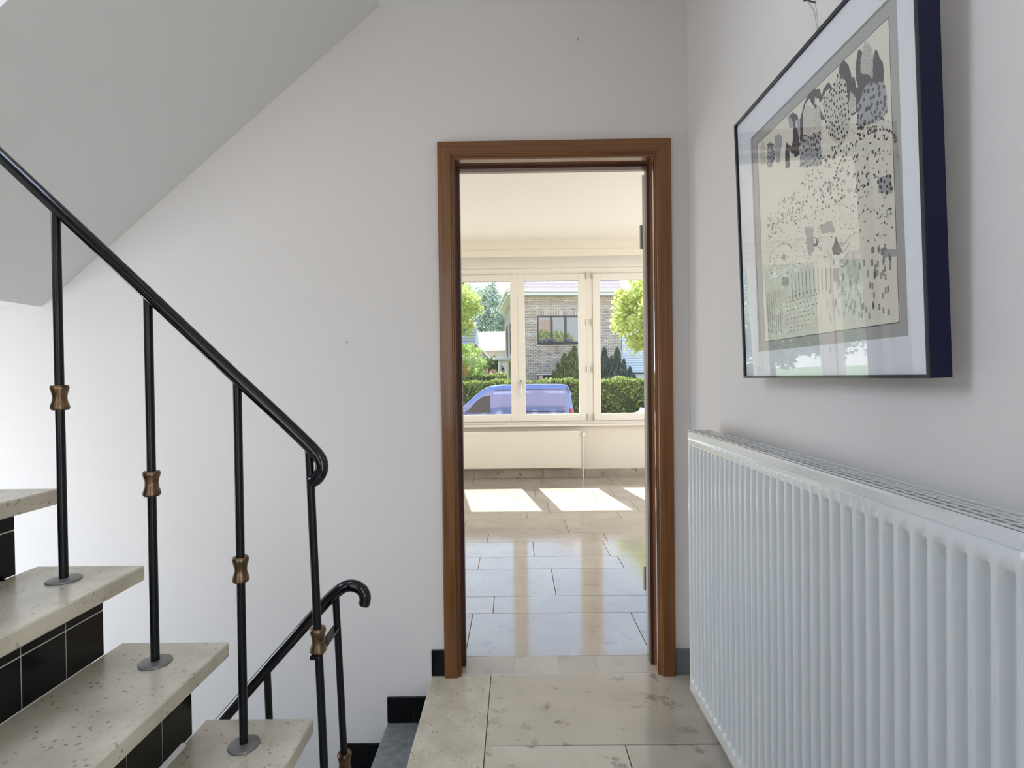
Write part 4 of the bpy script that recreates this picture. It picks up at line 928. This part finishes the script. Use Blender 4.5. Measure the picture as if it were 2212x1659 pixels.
for k in range(22):
    x_ = -4.55 + k * .24; MB().add([(x_, 41.8, 3.31), (x_ + .05, 41.8, 3.31), (x_ + .05, 45, 5.01), (x_, 45, 5.01), (x_, 41.8, 3.36), (x_ + .05, 41.8, 3.36), (x_ + .05, 45, 5.06), (x_, 45, 5.06)], [(4, 5, 6, 7), (0, 4, 7, 3), (1, 2, 6, 5), (0, 1, 5, 4), (3, 7, 6, 2), (0, 3, 2, 1)]).build('rib', m_frwhite, wr_)

# ---------------------------------------------------------------- blue van and white car at the kerb
m_van = mat('metallic_blue_paint', (0.17, 0.21, 0.42), 0.07, metal=0.35, coat=1.0); m_vglass = mat('vehicle_glass', (0.02, 0.03, 0.035), 0.03, ior=1.6); m_tyre = mat('tyre_rubber', (0.02, 0.02, 0.02), .8)
m_red = mat('red_lamp', (0.6, 0.03, 0.02), .2); m_plast = mat('dark_plastic', (0.03, 0.03, 0.035), .5); m_wpaint = mat('white_paint', (0.8, 0.8, 0.8), .25, coat=.6)
G0 = GZ - .05
def vehicle(name, label, ox, oy, L_, W_, prof_top, beltz, paint, glassdefs, arch, wheel_r=.31, cat='van', tumble=.12):
    """prof_top: side silhouette [(x from nose, z above ground)] nose to tail, built with rounded tumblehome"""
    t = empty(name, (ox + L_ / 2, oy, G0), label, cat); NS = 60; V = []; F = []
    xs_ = [L_ * i / NS for i in range(NS + 1)]
    def top(x):
        for (a_, b2), (c_, d_) in zip(prof_top, prof_top[1:]):
            if a_ <= x <= c_: return b2 + (d_ - b2) * ((x - a_) / max(c_ - a_, 1e-6))
        return prof_top[-1][1]
    K = 14
    for x in xs_:
        zt__ = (top(max(x - .04, 0)) + 2 * top(x) + top(min(x + .04, L_))) / 4; endf = min(1, min(x, L_ - x) / .18); wd = W_ / 2 * (0.86 + .14 * math.sin(endf * PI / 2)); zb_ = .26 + .1 * (1 - math.sin(endf * PI / 2))
        ring = []
        for k in range(K + 1):
            s_ = k / K
            if s_ < .55: z = zb_ + (min(beltz, zt__ - .06) - zb_) * (s_ / .55); y = wd * (.985 + .02 * math.sin(s_ / .55 * PI))
            else:
                q_ = (s_ - .55) / .45; zb2_ = min(beltz, zt__ - .06); hh = zt__ - zb2_; a_ = q_ * PI / 2
                if q_ < .7: z = zb2_ + hh * .9 * q_ / .7; y = wd * (.985 - tumble * (q_ / .7) * min(1, hh / .6))
                else: r_ = (q_ - .7) / .3; z = zb2_ + hh * (.9 + .1 * math.sin(r_ * PI / 2)); y = wd * (.985 - tumble * min(1, hh / .6)) * (1 - .16 * (1 - math.cos(r_ * PI / 2)))
            ring.append((y, z))
        full = [(-y, z) for y, z in ring] + [(y, z) for y, z in reversed(ring)]
        V += [(ox + x, oy + y, G0 + z) for y, z in full]
    n = 2 * (K + 1)
    for i in range(NS):
        for k in range(n): F.append((i * n + k, i * n + (k + 1) % n, (i + 1) * n + (k + 1) % n, (i + 1) * n + k))
    F += [tuple(range(n)), tuple(range(NS * n, NS * n + n))]
    body = MB().add(V, F).build('body', paint, t, smooth=True)
    for wx in arch:
        for sy_ in (-1, 1):
            yc = oy + sy_ * (W_ / 2 - .10)
            wv = MB().tube([(ox + wx, yc - .11, G0 + wheel_r), (ox + wx, yc - .10, G0 + wheel_r), (ox + wx, yc + .10, G0 + wheel_r), (ox + wx, yc + .11, G0 + wheel_r)], [wheel_r * .9, wheel_r, wheel_r, wheel_r * .9], 26).build('wheel', m_tyre, t, smooth=True)
            MB().tube([(ox + wx, yc + sy_ * .10, G0 + wheel_r), (ox + wx, yc + sy_ * .118, G0 + wheel_r)], [wheel_r * .62, wheel_r * .5], 20).build('hub_cap', m_chrome, wv, smooth=True)
    def yside(z, zt__, s_):
        z0_ = min(beltz, zt__ - .06); hh = zt__ - z0_; q_ = max(0, min(1, (z - z0_) / (hh * .9))); return oy + s_ * (W_ / 2) * (.985 - tumble * q_ * min(1, hh / .6) + .004)
    for nm, poly_, m_ in glassdefs:
        for s_ in (-1, 1):
            v_ = [(ox + x, yside(z, top(x), s_) + s_ * .006, G0 + z) for x, z in poly_] + [(ox + x, yside(z, top(x), s_) - s_ * .02, G0 + z) for x, z in poly_]
            k = len(poly_); MB().add(v_, [tuple(range(k)), tuple(reversed(range(k, 2 * k)))] + [(i, (i + 1) % k, (i + 1) % k + k, i + k) for i in range(k)]).build(nm, m_, t)
    return t, top, body
vp = [(0, .62), (.05, .80), (.35, .96), (.95, 1.12), (1.22, 1.30), (1.75, 1.78), (2.0, 1.885), (2.3, 1.925), (3.4, 1.935), (4.1, 1.925), (4.28, 1.90), (4.36, 1.72), (4.42, 1.1), (4.42, .5)]
vx0 = 1.66 - 4.42
van, vtop, vbody = vehicle('van', 'blue panel van parked in the street in front of the hedge', vx0, 15.5 + .9, 4.42, 1.80, vp, 1.08, m_van,
    [('door_window', [(1.32, 1.12), (1.40, 1.22), (1.62, 1.46), (1.80, 1.585), (2.02, 1.62), (2.02, 1.12)], m_vglass),
     ('panel_seam', [(2.09, .45), (2.10, .45), (2.10, 1.72), (2.09, 1.72)], m_plast), ('panel_seam', [(3.05, .45), (3.06, .45), (3.06, 1.72), (3.05, 1.72)], m_plast), ('door_rail', [(2.9, 1.13), (4.2, 1.13), (4.2, 1.155), (2.9, 1.155)], m_plast),
     ('panel_seam', [(2.15, 1.77), (4.25, 1.77), (4.25, 1.782), (2.15, 1.782)], m_plast),
     ('tail_lamp', [(4.31, .86), (4.38, .86), (4.37, 1.22), (4.30, 1.22)], m_red)], (.85, 3.55))
for s_ in (-1, 1): MB().lathe([(0, -.09), (.05, -.08), (.07, 0), (.05, .08), (0, .09)], (vx0 + 1.28, 15.5 + .9 + s_ * 1.0, G0 + 1.2), 10).tube([(vx0 + 1.3, 16.4 + s_ * .86, G0 + 1.12), (vx0 + 1.28, 16.4 + s_ * .98, G0 + 1.15)], .02, 6).build('wing_mirror', m_van, van, smooth=True)
cp = [(0, .55), (.06, .70), (.5, .86), (1.05, .98), (1.25, 1.08), (1.75, 1.36), (2.1, 1.44), (2.9, 1.43), (3.4, 1.30), (3.7, 1.05), (3.9, .95), (3.98, .6)]
cx0 = 2.72
car, ctop, cb = vehicle('car', 'white car at the kerb cut off by the right window edge', cx0, 15.5 + .9, 3.98, 1.70, cp, .95, m_wpaint,
    [('side_window', [(1.30, .99), (1.72, 1.26), (2.2, 1.33), (2.2, .99)], m_vglass), ('side_window', [(2.28, .99), (2.28, 1.33), (2.9, 1.31), (3.3, 1.02)], m_vglass), ('panel_seam', [(2.235, .35), (2.245, .35), (2.245, 1.3), (2.235, 1.3)], m_plast)], (.75, 3.15), cat='car')
for s_ in (-1, 1): MB().lathe([(0, -.07), (.05, -.06), (.06, 0), (.05, .06), (0, .07)], (cx0 + 1.28, 16.4 + s_ * .96, G0 + 1.06), 10).tube([(cx0 + 1.3, 16.4 + s_ * .80, G0 + 1.0), (cx0 + 1.28, 16.4 + s_ * .93, G0 + 1.03)], .018, 6).build('wing_mirror', m_wpaint, car, smooth=True)
# end of scene
